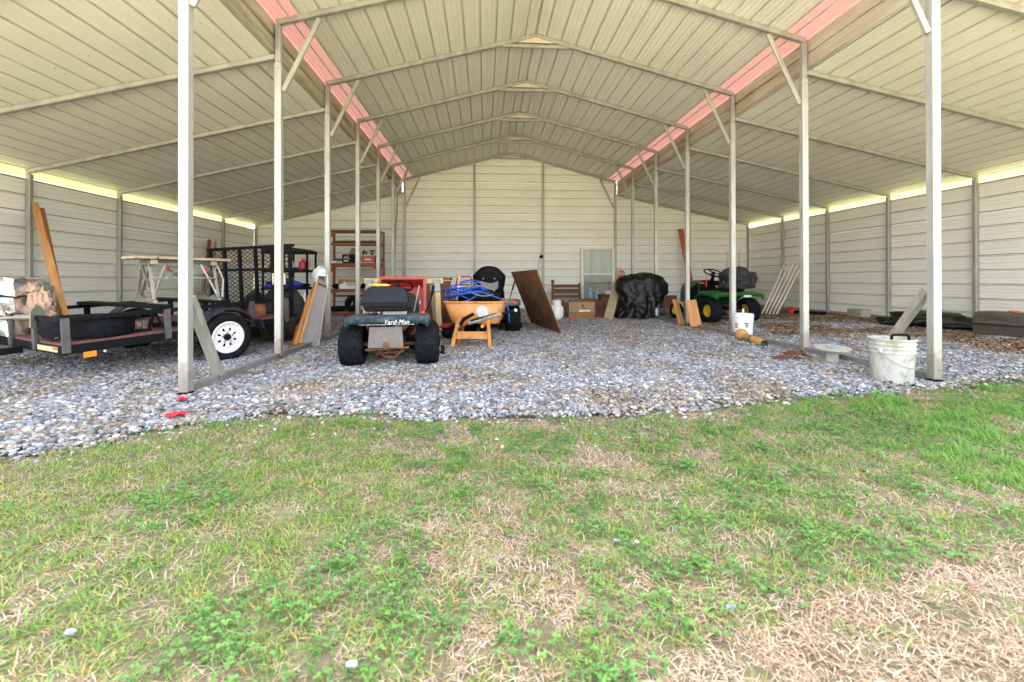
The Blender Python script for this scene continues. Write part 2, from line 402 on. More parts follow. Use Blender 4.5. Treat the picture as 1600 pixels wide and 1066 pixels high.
def bed_mat():
    m, nt, b = new_mat('gravel_bed'); co = nt.nodes.new('ShaderNodeNewGeometry').outputs['Position']
    vo = nt.nodes.new('ShaderNodeTexVoronoi'); vo.inputs['Scale'].default_value = 38; nt.links.new(co, vo.inputs['Vector'])
    c = ramp(nt, vo.outputs['Color'], [(.2, (.06, .06, .06)), (.5, (.10, .10, .10)), (.8, (.18, .18, .18))])
    dirt = ramp(nt, noise_tex(nt, co, 1.4, 5, .7), [(.5, (0, 0, 0)), (.68, (1, 1, 1))])
    nt.links.new(mixc(nt, dirt, c, (.13, .10, .075)), b.inputs['Base Color']); b.inputs['Roughness'].default_value = .9
    bp = nt.nodes.new('ShaderNodeBump'); bp.inputs['Strength'].default_value = 1; bp.inputs['Distance'].default_value = .02
    nt.links.new(vo.outputs['Distance'], bp.inputs['Height']); nt.links.new(bp.outputs[0], b.inputs['Normal']); return m
bounce_sheet = MB(); bounce_sheet.add([(-60, -30, 0), (60, -30, 0), (60, -4.6, 0), (-60, -4.6, 0)], [(0, 1, 2, 3)])  # unseen pale sheet behind the camera, added to bounce warm light indoors
tag(bounce_sheet.build('bounce_ground', mat('pale_bounce_ground', (.50, .44, .35), (.40, .35, .28), scale=3, rough=.95, world=True), loc=(0, 0, .012)), kind='structure')
mbg = MB(); gx_ = list(np.arange(-7.1, 7.11, .2)); nrow = 26
for i, x in enumerate(gx_):
    e = edge(x)
    for j in range(nrow):
        y = e + .16 + (8.99 - e) * j / (nrow - 1); mbg.v.append((x, y, ground_z(x, y) + (.002 if j else -.05)))
for i in range(len(gx_) - 1):
    for j in range(nrow - 1): mbg.f.append((i * nrow + j, (i + 1) * nrow + j, (i + 1) * nrow + j + 1, i * nrow + j + 1))
tag(mbg.build('gravel_bed', bed_mat()), kind='structure')

def scatter(name, protos, pts, rots, scales, kinds):
    me = bpy.data.meshes.new(name); me.from_pydata(pts, [], []); n = len(pts)
    me.attributes.new('rot', 'FLOAT_VECTOR', 'POINT').data.foreach_set('vector', np.array(rots, 'f').ravel())
    me.attributes.new('size', 'FLOAT', 'POINT').data.foreach_set('value', np.array(scales, 'f'))
    me.attributes.new('kind_index', 'INT', 'POINT').data.foreach_set('value', np.array(kinds, 'i'))
    o = bpy.data.objects.new(name, me); COL.objects.link(o); tag(o, kind='stuff')
    ng = bpy.data.node_groups.new(name, 'GeometryNodeTree'); N = ng.nodes; Lk = ng.links.new
    ng.interface.new_socket('Geometry', in_out='INPUT', socket_type='NodeSocketGeometry')
    ng.interface.new_socket('Geometry', in_out='OUTPUT', socket_type='NodeSocketGeometry')
    gi = N.new('NodeGroupInput'); go = N.new('NodeGroupOutput'); iop = N.new('GeometryNodeInstanceOnPoints'); g2 = N.new('GeometryNodeGeometryToInstance')
    for p in reversed(protos):
        oi = N.new('GeometryNodeObjectInfo'); oi.inputs['Object'].default_value = p; oi.inputs['As Instance'].default_value = True; Lk(oi.outputs['Geometry'], g2.inputs[0])
    iop.inputs['Pick Instance'].default_value = True
    def attr(nm, ty):
        a = N.new('GeometryNodeInputNamedAttribute'); a.data_type = ty; a.inputs['Name'].default_value = nm; return a.outputs['Attribute']
    Lk(attr('kind_index', 'INT'), iop.inputs['Instance Index'])
    er = N.new('FunctionNodeEulerToRotation'); Lk(attr('rot', 'FLOAT_VECTOR'), er.inputs[0]); Lk(er.outputs[0], iop.inputs['Rotation'])
    Lk(attr('size', 'FLOAT'), iop.inputs['Scale'])
    Lk(gi.outputs[0], iop.inputs['Points']); Lk(g2.outputs[0], iop.inputs['Instance']); Lk(iop.outputs[0], go.inputs[0])
    o.modifiers.new('scatter', 'NODES').node_group = ng
    return o
def proto(name, mb, tones, m, smooth=False):
    me = bpy.data.meshes.new(name); me.from_pydata(mb.v, [], mb.f); me.materials.append(m)
    me.attributes.new('tone', 'FLOAT', 'FACE').data.foreach_set('value', np.array(tones, 'f'))
    if smooth: me.polygons.foreach_set('use_smooth', [True] * len(me.polygons))
    return bpy.data.objects.new(name, me)
def tone_mat(name, stops, rough=.8, tr=0, dirt=None, dscale=1.2, dlo=.52, dhi=.66, shift=.25, spec=.5):
    m, nt, b = new_mat(name)
    a = nt.nodes.new('ShaderNodeAttribute'); a.attribute_name = 'tone'
    oi = nt.nodes.new('ShaderNodeObjectInfo')
    mm = nt.nodes.new('ShaderNodeMath'); mm.operation = 'MULTIPLY_ADD'; nt.links.new(oi.outputs['Random'], mm.inputs[0]); mm.inputs[1].default_value = shift; nt.links.new(a.outputs['Fac'], mm.inputs[2])
    c = ramp(nt, mm.outputs[0], stops)
    co = nt.nodes.new('ShaderNodeNewGeometry').outputs['Position']
    if dirt:
        f = ramp(nt, noise_tex(nt, co, dscale, 5, .7), [(dlo, (0, 0, 0)), (dhi, (.8, .8, .8))]); c = mixc(nt, f, c, dirt, 'MULTIPLY')
    nt.links.new(c, b.inputs['Base Color']); b.inputs['Roughness'].default_value = rough; b.inputs['Specular IOR Level'].default_value = spec
    if tr:
        t = nt.nodes.new('ShaderNodeBsdfTranslucent'); nt.links.new(c, t.inputs[0]); mx = nt.nodes.new('ShaderNodeMixShader'); mx.inputs[0].default_value = tr
        nt.links.new(b.outputs[0], mx.inputs[1]); nt.links.new(t.outputs[0], mx.inputs[2]); nt.links.new(mx.outputs[0], nt.nodes['Material Output'].inputs[0])
    return m
# stones: patches of crushed gravel
M_stone = tone_mat('crushed_stone', [(.0, (.035, .038, .048)), (.25, (.095, .10, .115)), (.52, (.18, .19, .215)), (.8, (.325, .335, .36)), (.97, (.50, .50, .50)), (1.08, (.24, .16, .10))], rough=.85, dirt=(.85, .66, .42), dscale=1.1, dlo=.46, dhi=.62)
t_ = (1 + 5 ** .5) / 2
ICO_V = [Vector(v).normalized() for v in [(-1, t_, 0), (1, t_, 0), (-1, -t_, 0), (1, -t_, 0), (0, -1, t_), (0, 1, t_), (0, -1, -t_), (0, 1, -t_), (t_, 0, -1), (t_, 0, 1), (-t_, 0, -1), (-t_, 0, 1)]]
ICO_F = [(0, 11, 5), (0, 5, 1), (0, 1, 7), (0, 7, 10), (0, 10, 11), (1, 5, 9), (5, 11, 4), (11, 10, 2), (10, 7, 6), (7, 1, 8), (3, 9, 4), (3, 4, 2), (3, 2, 6), (3, 6, 8), (3, 8, 9), (4, 9, 5), (2, 4, 11), (6, 2, 10), (8, 6, 7), (9, 8, 1)]
def stone_patch(seed, few=0, rad=.17, sp=.0235, s0=.0075, s1=.018):
    rnd = random.Random(seed); mb = MB(); tones = []
    n = int(math.pi * rad * rad / (sp * sp) * 1.15)
    if few: n = few; rad = .14
    for q in range(n):
        a = rnd.random() * 6.283; r = rad * math.sqrt(rnd.random()); s = rnd.uniform(s0, s1) * rnd.choice((.7, 1, 1, 1.25))
        M = Matrix.Translation((r * math.cos(a), r * math.sin(a), s * .35 + rnd.random() * .010)) @ Euler((rnd.uniform(-.5, .5), rnd.uniform(-.5, .5), rnd.random() * 6.28)).to_matrix().to_4x4() @ Matrix.Diagonal((s * rnd.uniform(.9, 1.3), s * rnd.uniform(.6, 1), s * rnd.uniform(.45, .75), 1))
        mb.add([v * rnd.uniform(.78, 1.18) for v in ICO_V], ICO_F, M)
        tn = min(max(rnd.gauss(.44, .26), 0), .95); tn = 1.1 if rnd.random() < .045 else tn
        tones += [tn] * 20
    return proto('stone_patch', mb, tones, M_stone)
SP_ = [stone_patch(k) for k in range(7)] + [stone_patch(30 + k, 14) for k in range(2)] + [stone_patch(40 + k, 5) for k in range(2)]
rnd = random.Random(11); pts, rots, sc_, ki = [], [], [], []
y = -2.4
while y < 9.1:
    x = -7.0; step = .155 if y < 5 else .19
    while x < 7.05:
        px, py = x + rnd.uniform(-.06, .06), y + rnd.uniform(-.06, .06)
        d = py - edge(px, py)
        if px < XR - .1 and px > XL + .1 and d > -.45 and (d > -.12 or rnd.random() < .7):
            pts.append((px, py, ground_z(px, py) + (0 if d > .3 else -.007 if d > .05 else -.010) + rnd.uniform(-.003, .003))); rots.append((rnd.uniform(-.03, .03), rnd.uniform(-.03, .03), rnd.random() * 6.28)); sc_.append(rnd.uniform(.9, 1.15)); ki.append(rnd.randrange(7) if d > .13 + .16 * noise.noise(Vector((px * 3.1, py * 3.1, 0))) else 7 + rnd.randrange(2) if d > -.06 + .14 * noise.noise(Vector((px * 2.3, py * 2.3, 6))) else 9 + rnd.randrange(2))
        x += step
    y += step
scatter('gravel', SP_, pts, rots, sc_, ki)

# grass: tufts of blades
M_green = tone_mat('green_grass', [(0, (.035, .12, .024)), (.3, (.085, .235, .042)), (.62, (.175, .34, .068)), (.85, (.36, .36, .09)), (1.0, (.46, .35, .12))], rough=.55, tr=.35, spec=.3)
M_lush = tone_mat('lush_grass', [(0, (.05, .14, .022)), (.5, (.10, .26, .04)), (1, (.20, .36, .07))], rough=.5, tr=.35, spec=.3)
M_straw = tone_mat('dry_straw', [(0, (.17, .10, .055)), (.3, (.29, .18, .105)), (.6, (.40, .29, .195)), (.85, (.48, .37, .28)), (1.1, (.54, .45, .36))], rough=.75, tr=.2, spec=.25)
M_clover = tone_mat('clover_leaf', [(0, (.045, .13, .025)), (.5, (.09, .23, .045)), (1, (.16, .33, .07))], rough=.5, tr=.3, spec=.3)
M_litter = tone_mat('leaf_litter', [(0, (.07, .04, .025)), (.5, (.16, .09, .045)), (1, (.30, .19, .10))], rough=.85)
def blade_tuft(seed, m, n, rad, l0, l1, lean0, lean1, wid, tone=(.2, .9)):
    rnd = random.Random(seed); mb = MB(); tones = []
    for q in range(n):
        a = rnd.random() * 6.283; r = rad * math.sqrt(rnd.random()); bx, by = r * math.cos(a), r * math.sin(a)
        az = rnd.random() * 6.283; L = rnd.uniform(l0, l1); le = R(rnd.uniform(lean0, lean1)); cv = rnd.uniform(.1, .6); wd = wid * rnd.uniform(.6, 1.2)
        d = Vector((math.cos(az), math.sin(az), 0)); sd = Vector((-d.y, d.x, 0)); P = Vector((bx, by, 0)); n0 = len(mb.v); ang = le
        for k in range(4):
            ww = wd * (1, .95, .65, .05)[k] / 2
            mb.v += [tuple(P - sd * ww), tuple(P + sd * ww)]
            P = P + (d * math.sin(ang) + Vector((0, 0, math.cos(ang)))) * L / 3; ang = min(ang + cv, 1.62)
            if P.z < .002: P.z = .002
        for k in range(3): mb.f.append((n0 + 2 * k, n0 + 2 * k + 1, n0 + 2 * k + 3, n0 + 2 * k + 2))
        tones += [rnd.uniform(*tone)] * 3
    return proto('tuft', mb, tones, m)
def clover_tuft(seed):
    rnd = random.Random(seed); mb = MB(); tones = []
    for q in range(16):
        a = rnd.random() * 6.283; r = .06 * math.sqrt(rnd.random()); x, y = r * math.cos(a), r * math.sin(a); h = rnd.uniform(.008, .026); tn = rnd.random() * .8
        mb.add([(x * .6 - .0006, y * .6, 0), (x * .6 + .0006, y * .6, 0), (x + .0006, y, h), (x - .0006, y, h)], [(0, 1, 2, 3)]); tones.append(tn)
        z0 = rnd.random() * 6.28; s = rnd.uniform(.0028, .0052)
        for l in range(3):
            M = Matrix.Translation((x, y, h)) @ Euler((rnd.uniform(-.3, .3), rnd.uniform(-.5, .1), z0 + l * 2.094)).to_matrix().to_4x4()
            mb.add([(0, 0, 0), (s * .8, -s * .75, .001), (s * 1.9, -s * .6, 0), (s * 2.1, 0, -.001), (s * 1.9, s * .6, 0), (s * .8, s * .75, .001)], [(0, 1, 2, 3), (0, 3, 4, 5)], M); tones += [tn, tn + .1]
    return proto('clover', mb, tones, M_clover)
def litter_patch(seed):
    rnd = random.Random(seed); mb = MB(); tones = []
    for q in range(36):
        a = rnd.random() * 6.283; r = .15 * math.sqrt(rnd.random()); s = rnd.uniform(.010, .028)
        M = Matrix.Translation((r * math.cos(a), r * math.sin(a), rnd.uniform(.012, .03))) @ Euler((rnd.uniform(-.6, .6), rnd.uniform(-.6, .6), rnd.random() * 6.28)).to_matrix().to_4x4()
        mb.add([(-s, 0, 0), (-s * .3, -s * .45, .002), (s * .5, -s * .35, 0), (s, 0, .004), (s * .5, s * .35, 0), (-s * .3, s * .45, .002)], [(0, 1, 2, 3), (0, 3, 4, 5)], M); tones += [rnd.random()] * 2
    return proto('litter', mb, tones, M_litter)
PG = [blade_tuft(20 + k, M_green, 38, .055, .012, .038, 20, 78, .0026) for k in range(4)]
PS_ = [blade_tuft(40 + k, M_straw, 42, .06, .014, .048, 55, 88, .0021) for k in range(4)]
PL = [blade_tuft(60 + k, M_lush, 34, .055, .03, .075, 10, 60, .0036) for k in range(3)]
PC = [clover_tuft(80 + k) for k in range(3)]
PM = [blade_tuft(90 + k, M_straw, 22, .05, .015, .045, 20, 75, .0024, (.3, 1)) for k in range(2)]
protos = PG + PS_ + PL + PC + PM     # 0-3 green, 4-7 straw, 8-10 lush, 11-13 clover, 14-15 upright straw
rnd = random.Random(5); pts, rots, sc_, ki = [], [], [], []
def nz(x, y, s, k): return noise.noise(Vector((x * s, y * s, k)))
y = -3.6
while y < .55:
    x = -5.2
    while x < 6.3:
        px, py = x + rnd.uniform(-.03, .03), y + rnd.uniform(-.03, .03); x += .047
        d = edge(px, py) - py                                  # >0 on the lawn
        vis = abs(px + .65) < 1.35 * (py + 3.52) + .35
        if not vis and rnd.random() < .5: continue
        if d < .10 and rnd.random() > .9 * math.exp(-(.10 - d) / (.16 + .12 * nz(px, py, 3, 40))) * (1.5 if nz(px, py, 2, 8) > .05 else .5): continue
        if d < -.4: continue
        patch = .22 * nz(px, py, .9, 0) + .34 * nz(px, py, 3.2, 3) + .42 * nz(px, py, 8, 5)
        db = float(np.interp(px, [-.65, -.35, -.16, .05, .2, .5, .95, 2.5], [-3.2, -2.56, -2.47, -2.40, -2.32, -2.24, -2.22, -2.30])) + .07 * nz(px, py, 5, 31)
        dead = 1.0 if py < db else .3 * math.exp(-(py - db) / .12) - .1 if px > -.6 else -1   # bare straw patch at the lower right
        mid = .10 * math.exp(-((px + .2) / .7) ** 2 - ((py + 1.6) / .7) ** 2)
        g = .13 - patch * 1.25 + (.22 if px > 1.0 and py > -1.9 else 0) + (.12 if px < -1.1 else 0) - mid - max(0, min(dead, 1)) * 1.6 - (.25 if d < .22 else 0)
        r = rnd.random()
        if dead > .9: k = rnd.choice((4, 5, 6, 7, 4, 5, 6, 7, 14)) if rnd.random() < .93 else rnd.randrange(4)
        elif g > .05:
            lush = px > 1.3 and py > -2.0 and nz(px, py, 1.5, 12) > -.15
            k = (rnd.randrange(8, 11) if lush and r < .45 else rnd.randrange(11, 14) if r < .34 + .3 * nz(px, py, 3.5, 22) and px > -1.6 + nz(px, py, 1.2, 9) else rnd.randrange(4)) if r < .80 else rnd.choice((4, 5, 6, 7, 14, 15))
        elif g > -.22: k = rnd.randrange(4) if r < .42 else rnd.randrange(11, 14) if r < .52 else rnd.randrange(4, 8) if r < .86 else 14 + rnd.randrange(2)
        else: k = rnd.randrange(4, 8) if r < .66 else 14 + rnd.randrange(2) if r < .86 else rnd.randrange(4)
        pts.append((px, py, gz(px, py) + .002)); rots.append((rnd.uniform(-.1, .1), rnd.uniform(-.1, .1), rnd.random() * 6.28)); sc_.append(rnd.uniform(.75, 1.25)); ki.append(k)
    y += .047
scatter('grass', protos, pts, rots, sc_, ki)
# leaf litter blown along the right-hand wall and around the aisle edges
pts, rots, sc_, ki = [], [], [], []
for q in range(1900):
    if q < 1600: px, py = rnd.uniform(3.4, 6.9), rnd.uniform(1.0, 7.5)
    else: px, py = rnd.uniform(-6.8, 6.8), rnd.uniform(-.2, 8.8)
    if q < 1600 and nz(px, py, .8, 2) + .35 * (px - 5.0) * .5 < .0: continue
    pts.append((px, py, ground_z(px, py) + .008)); rots.append((0, 0, rnd.random() * 6.28)); sc_.append(rnd.uniform(.6, 1.2) if q < 1600 else .3); ki.append(rnd.randrange(3))
for q in range(90):
    px = rnd.uniform(-.05, 1.5); py = float(np.interp(px, [-.16, .05, .2, .5, .95, 2.5], [-2.47, -2.40, -2.32, -2.24, -2.22, -2.30])) + rnd.uniform(-.14, .05)
    pts.append((px, py, -.012)); rots.append((0, 0, rnd.random() * 6.28)); sc_.append(rnd.uniform(.25, .45)); ki.append(rnd.randrange(3))
scatter('leaf_litter', [litter_patch(k) for k in range(3)], pts, rots, sc_, ki)
# ---------------------------------------------------------------- object materials
M_navy = mat('faded_dark_green_paint', (.022, .044, .060), (.034, .062, .080), scale=9, rough=.45, stain=(.22, .24, .24), stain_amt=.36, stain_scale=13)
M_seat = mat('worn_black_vinyl', (.009, .011, .015), (.015, .017, .023), scale=5, spec=.14, rough=.55, bump=.1, bscale=25)
M_red = mat('red_paint', (.42, .02, .018), (.30, .016, .014), rough=.45, stain=(.2, .07, .04), stain_amt=.28, stain_scale=11)
M_fred = mat('faded_red_paint', (.42, .08, .06), (.33, .06, .045), rough=.6)
M_jd = mat('tractor_green_paint', (.012, .10, .018), (.010, .07, .015), rough=.35)
M_yel = mat('yellow_wheel_paint', (.62, .44, .03), (.5, .34, .03), rough=.4, stain=(.2, .13, .06), stain_amt=.3, stain_scale=20)
M_rim = mat('dirty_white_rim', (.52, .47, .40), (.38, .32, .26), rough=.6, stain=(.22, .12, .07), stain_amt=.4, stain_scale=18)
M_orange = mat('orange_barrow_steel', (.60, .27, .07), (.52, .21, .05), scale=5, rough=.5, stain=(.26, .10, .04), stain_amt=.36, stain_scale=9)
M_blue = mat('blue_hose', (.015, .08, .42), (.01, .06, .32), rough=.4)
M_pine = wood('pale_pine', (.62, .50, .28), (.50, .38, .19), 'Z'); M_pineX = wood('pale_pine_x', (.62, .52, .30), (.50, .40, .21), 'X')
M_fir = wood('orange_fir', (.52, .26, .09), (.38, .17, .055), 'Z'); M_firY = wood('orange_fir_y', (.45, .22, .08), (.33, .15, .05), 'Y')
M_cedar = wood('red_brown_stain', (.30, .085, .025), (.20, .05, .018), 'X'); M_cedarZ = wood('red_brown_stain_z', (.27, .08, .028), (.18, .05, .02), 'Z')
M_dwood = wood('dark_brown_wood', (.16, .065, .032), (.10, .04, .02), 'X'); M_dwoodZ = wood('dark_brown_wood_z', (.16, .065, .032), (.10, .04, .02), 'Z')
M_ply = mat('weathered_plywood', (.24, .11, .04), (.15, .065, .026), scale=4, rough=.7, bump=.3, bscale=22, stretch=(1, .15, 1), stain=(.075, .04, .022), stain_amt=.42, stain_scale=4)
M_greyw = wood('weathered_grey_board', (.40, .36, .30), (.27, .23, .18), 'Z'); M_greyp = mat('grey_plastic_panel', (.27, .26, .26), (.21, .20, .20), rough=.6, stain=(.15, .12, .1), stain_amt=.3)
M_card = mat('cardboard', (.36, .20, .10), (.30, .165, .08), scale=4, rough=.85); M_card2 = mat('rusty_cardboard', (.36, .14, .045), (.27, .10, .035), scale=5, rough=.85)
M_cloth = mat('white_cloth', (.80, .80, .80), (.74, .74, .76), rough=.9)
M_tarp = mat('black_cover_fabric', (.0045, .004, .0035), (.007, .0065, .006), scale=3, rough=.42, spec=.28, bump=.5, bscale=9)
M_foil = mat('silver_foil', (.80, .80, .82), (.7, .7, .72), rough=.22, metal=.9, bump=.9, bscale=9)
M_paper = mat('crumpled_kraft_paper', (.50, .34, .24), (.38, .25, .18), rough=.85, bump=.5, bscale=16)
M_bucket = mat('dirty_white_plastic', (.50, .49, .46), (.40, .38, .35), scale=5, rough=.5, stain=(.24, .25, .15), stain_amt=.42, stain_scale=9)
M_wplast = mat('clean_white_plastic', (.80, .80, .79), (.76, .76, .75), rough=.35)
M_conc = mat('concrete_block', (.36, .34, .27), (.28, .26, .20), scale=12, rough=.95, bump=.7, bscale=70)
M_crate = mat('taupe_plastic', (.08, .07, .055), (.06, .053, .043), rough=.55)
M_tan = mat('tan_wood_log', (.56, .31, .11), (.46, .23, .08), scale=7, rough=.6, stain=(.24, .11, .05), stain_amt=.3, stain_scale=6)
M_amber = mat('amber_lens', (.85, .25, .02), (.8, .2, .02), rough=.2); M_oran = mat('orange_plastic', (.75, .10, .02), (.65, .08, .02), rough=.45)
M_ink = mat('black_ink', (.015, .015, .02), rough=.6); M_inkr = mat('red_ink', (.55, .01, .04), rough=.6); M_wink = mat('white_ink', (.75, .75, .73), (.5, .5, .5), rough=.5); M_wornink = mat('worn_white_lettering', (.62, .63, .62), (.40, .42, .43), scale=20, rough=.6, stain=(.05, .08, .10), stain_amt=.45, stain_scale=45)
M_deck = wood('red_deck_boards', (.17, .06, .05), (.11, .045, .04), 'Y', stain=(.22, .17, .14), stain_amt=.3, stain_scale=6)
M_teal = mat('teal_tape', (.03, .30, .30), rough=.5); M_bluet = mat('blue_tarp', (.01, .02, .20), (.015, .03, .28), rough=.5, bump=.8, bscale=14)
M_wick = mat('wicker', (.34, .21, .09), (.20, .12, .05), scale=18, rough=.8); M_alum = mat('aluminium_casting', (.26, .25, .21), (.17, .165, .14), scale=8, rough=.45, metal=.5, stain=(.26, .16, .07), stain_amt=.35, stain_scale=7)
M_paint = mat('spattered_bench_top', (.30, .19, .06), (.36, .32, .26), scale=5, rough=.8, stain=(.22, .15, .10), stain_amt=.35, stain_scale=9)
M_gbag = mat('grey_bag_fabric', (.022, .019, .025), (.015, .014, .018), scale=4, rough=.7, bump=.7, bscale=12)
M_tyel = mat('worn_yellow_foam', (.62, .42, .08), (.5, .33, .06), rough=.8)
def glass_mat():
    m, nt, b = new_mat('window_pane'); b.inputs['Base Color'].default_value = rgb(.9, .93, .92); b.inputs['Roughness'].default_value = .05
    t = nt.nodes.new('ShaderNodeBsdfTransparent'); t.inputs[0].default_value = rgb(.80, .82, .74); mx = nt.nodes.new('ShaderNodeMixShader'); mx.inputs[0].default_value = .75
    nt.links.new(b.outputs[0], mx.inputs[1]); nt.links.new(t.outputs[0], mx.inputs[2]); nt.links.new(mx.outputs[0], nt.nodes['Material Output'].inputs[0]); return m
M_glass = glass_mat()
def bottle_mat():
    m, nt, b = new_mat('blue_clear_plastic'); b.inputs['Base Color'].default_value = rgb(.45, .62, .80); b.inputs['Roughness'].default_value = .15
    t = nt.nodes.new('ShaderNodeBsdfTransparent'); t.inputs[0].default_value = rgb(.7, .82, .95); mx = nt.nodes.new('ShaderNodeMixShader'); mx.inputs[0].default_value = .45
    nt.links.new(b.outputs[0], mx.inputs[1]); nt.links.new(t.outputs[0], mx.inputs[2]); nt.links.new(mx.outputs[0], nt.nodes['Material Output'].inputs[0]); return m
M_bottle = bottle_mat()

# ---------------------------------------------------------------- generic shapes
def tyre_profile(r, ri, w):
    """closed cross section (radius, axial)"""
    h = w / 2
    return [(ri, -h * .62), (ri + (r - ri) * .18, -h * .86), (ri + (r - ri) * .55, -h), (r - (r - ri) * .16, -h * .90), (r - .006, -h * .66), (r, -h * .3), (r, h * .3), (r - .006, h * .66), (r - (r - ri) * .16, h * .90), (ri + (r - ri) * .55, h), (ri + (r - ri) * .18, h * .86), (ri, h * .62)]
def tyre_mesh(name, r, ri, w, n=36):
    return MB().lathe(tyre_profile(r, ri, w), n, axis='X', close=True).mesh(name, True)
def tread_turf(r, w, n=26, cols=5):
    mb = MB()
    for k in range(n):
        for c in range(cols):
            a = 2 * math.pi * (k + (.5 if c % 2 else 0)) / n; x = (c - (cols - 1) / 2) * w * .84 / cols
            e = abs(c - (cols - 1) / 2) / ((cols - 1) / 2); rr = r + .003 - .010 * e * e
            M = Matrix.Rotation(a, 4, 'X') @ Matrix.Translation((x, 0, rr)) @ Matrix.Rotation(R(18 * (1 if x > 0 else -1) * (1 if c != cols // 2 else 0)), 4, 'Z')
            L = 2 * math.pi * r / n * .60; b = w * .66 / cols
            mb.add([(-b / 2, -L / 2, -.006), (b / 2, -L / 2, -.006), (b / 2, L / 2, -.006), (-b / 2, L / 2, -.006), (-b * .4, -L * .3, .006), (b * .4, -L * .3, .006), (b * .3, L * .5, .006), (-b * .3, L * .5, .006)], [(4, 5, 6, 7), (0, 1, 5, 4), (1, 2, 6, 5), (2, 3, 7, 6), (3, 0, 4, 7)], M)
    return mb
def wheel(parent, x, y, r, ri, w, rimmat, turf=True, side=1, rimdeep=.03, hub=.035):
    t = inst(tyre_mesh('tyre', r - (.006 if turf else 0), ri, w), 'wheel', parent, (x, y, r)); t.data.materials.append(M_rubber)
    if turf: tread_turf(r - .006, w).build('tread', M_rubber, t)
    ri2 = ri + .004
    MB().lathe([(ri2, -w * .32), (ri2, w * .30), (ri2 - .012, w * .30), (ri2 - .018, w * .12), (hub + .03, w * .06), (hub, w * .16), (.001, w * .16)], 28, axis='X', M=Matrix.Diagonal((side, 1, 1, 1))).build('rim', rimmat, t, smooth=True)
    MB().lathe([(ri2 - .012, -w * .30), (ri2 - .018, -w * .1), (hub + .03, -w * .02), (hub, -w * .14), (.001, -w * .14)], 28, axis='X', M=Matrix.Diagonal((side, 1, 1, 1))).build('rim', rimmat, t, smooth=True)
    return t
def rbox(mb, c, d, r=.02, M=None, plane='XZ'):
    """box with rounded corners in one plane"""
    a, b = (d[0], d[2]) if plane == 'XZ' else (d[0], d[1]) if plane == 'XY' else (d[1], d[2])
    poly = []
    for sx, sy, a0 in ((1, 1, 0), (-1, 1, 90), (-1, -1, 180), (1, -1, 270)):
        for k in range(5):
            t = R(a0 + k * 22.5); poly.append((sx * (a / 2 - r) + r * math.cos(t), sy * (b / 2 - r) + r * math.sin(t)))
    e = {'XZ': d[1], 'XY': d[2], 'YZ': d[0]}[plane]
    T = Matrix.Translation(c); T = M @ T if M is not None else T
    return mb.prism(poly, e, T, plane)
def lump(name, m, parent, c, d, seed=0, sub=3, amp=.25, flat=True, loc=None, freq=2.2):
    """irregular soft bundle"""
    import bmesh
    bm = bmesh.new(); bmesh.ops.create_icosphere(bm, subdivisions=sub, radius=.5)
    for v in bm.verts:
        n = noise.noise(v.co * freq + Vector((seed * 7.1, 0, 0))) + .5 * noise.noise(v.co * freq * 2.5 + Vector((0, seed * 3.3, 0)))
        v.co *= 1 + amp * n
        if flat and v.co.z < -.3: v.co.z = -.3 + (v.co.z + .3) * .2
    me = bpy.data.meshes.new(name); bm.to_mesh(me); bm.free(); me.polygons.foreach_set('use_smooth', [True] * len(me.polygons))
    for v in me.vertices: v.co = Vector((c[0] + v.co.x * d[0], c[1] + v.co.y * d[1], c[2] + v.co.z * d[2]))
    me.materials.append(m); o = bpy.data.objects.new(name, me); COL.objects.link(o); o.parent = parent
    if loc: o.location = loc
    return o

# ---------------------------------------------------------------- riding mower seen from behind (heads towards +Y)
def riding_mower(name, label, loc, rz, body, rear_r, rear_w, half, rim, seat_kind, hood_len=.62):
    t = thing(name, label, 'mower', loc, rz)
    for s in (-1, 1):
        wheel(t, s * half, 0, rear_r, rear_r * .50, rear_w, rim, side=s)
        wheel(t, s * (half - .02), 1.18, .175, .09, .15, rim, turf=False, side=s)
    r = rear_r
    MB().tube([(-half, 0, r), (half, 0, r)], .02, 10).build('rear_axle', M_rust, t, smooth=True)
    MB().tube([(-half + .05, 1.18, .175), (half - .05, 1.18, .175)], .016, 8).build('front_axle', M_rust, t, smooth=True)
    MB().box((-.14, .55, .30), (.04, 1.45, .07)).box((.14, .55, .30), (.04, 1.45, .07)).box((0, -.12, .30), (.30, .04, .07)).build('chassis', M_bsteel, t, bevel=.004)
    mb = MB().box((0, .05, .27), (.22, .24, .16)).box((0, .02, .17), (.10, .14, .08)).tube([(-.14, -.06, .13), (.14, -.06, .15)], .012).tube([(.02, -.10, .2), (.08, .05, .09)], .014); mb.build('transaxle', M_rust, t, bevel=.01)
    # cutting deck
    mb = MB(); rbox(mb, (0, .60, .155), (1.0 if name != 'green_mower' else .98, .46, .10), .15, plane='XY'); mb.tube([(half * .98, .45, .05), (half * .98 + .04, .45, .05)], .05, 14); mb.build('mower_deck', M_bsteel, t, bevel=.012)
    MB().lathe([(.001, -.02), (.055, -.02), (.06, 0), (.055, .02), (.001, .02)], 16, axis='X', M=Matrix.Translation((.52, .52, .06))).build('gauge_wheel', M_rubber, t)
    return t
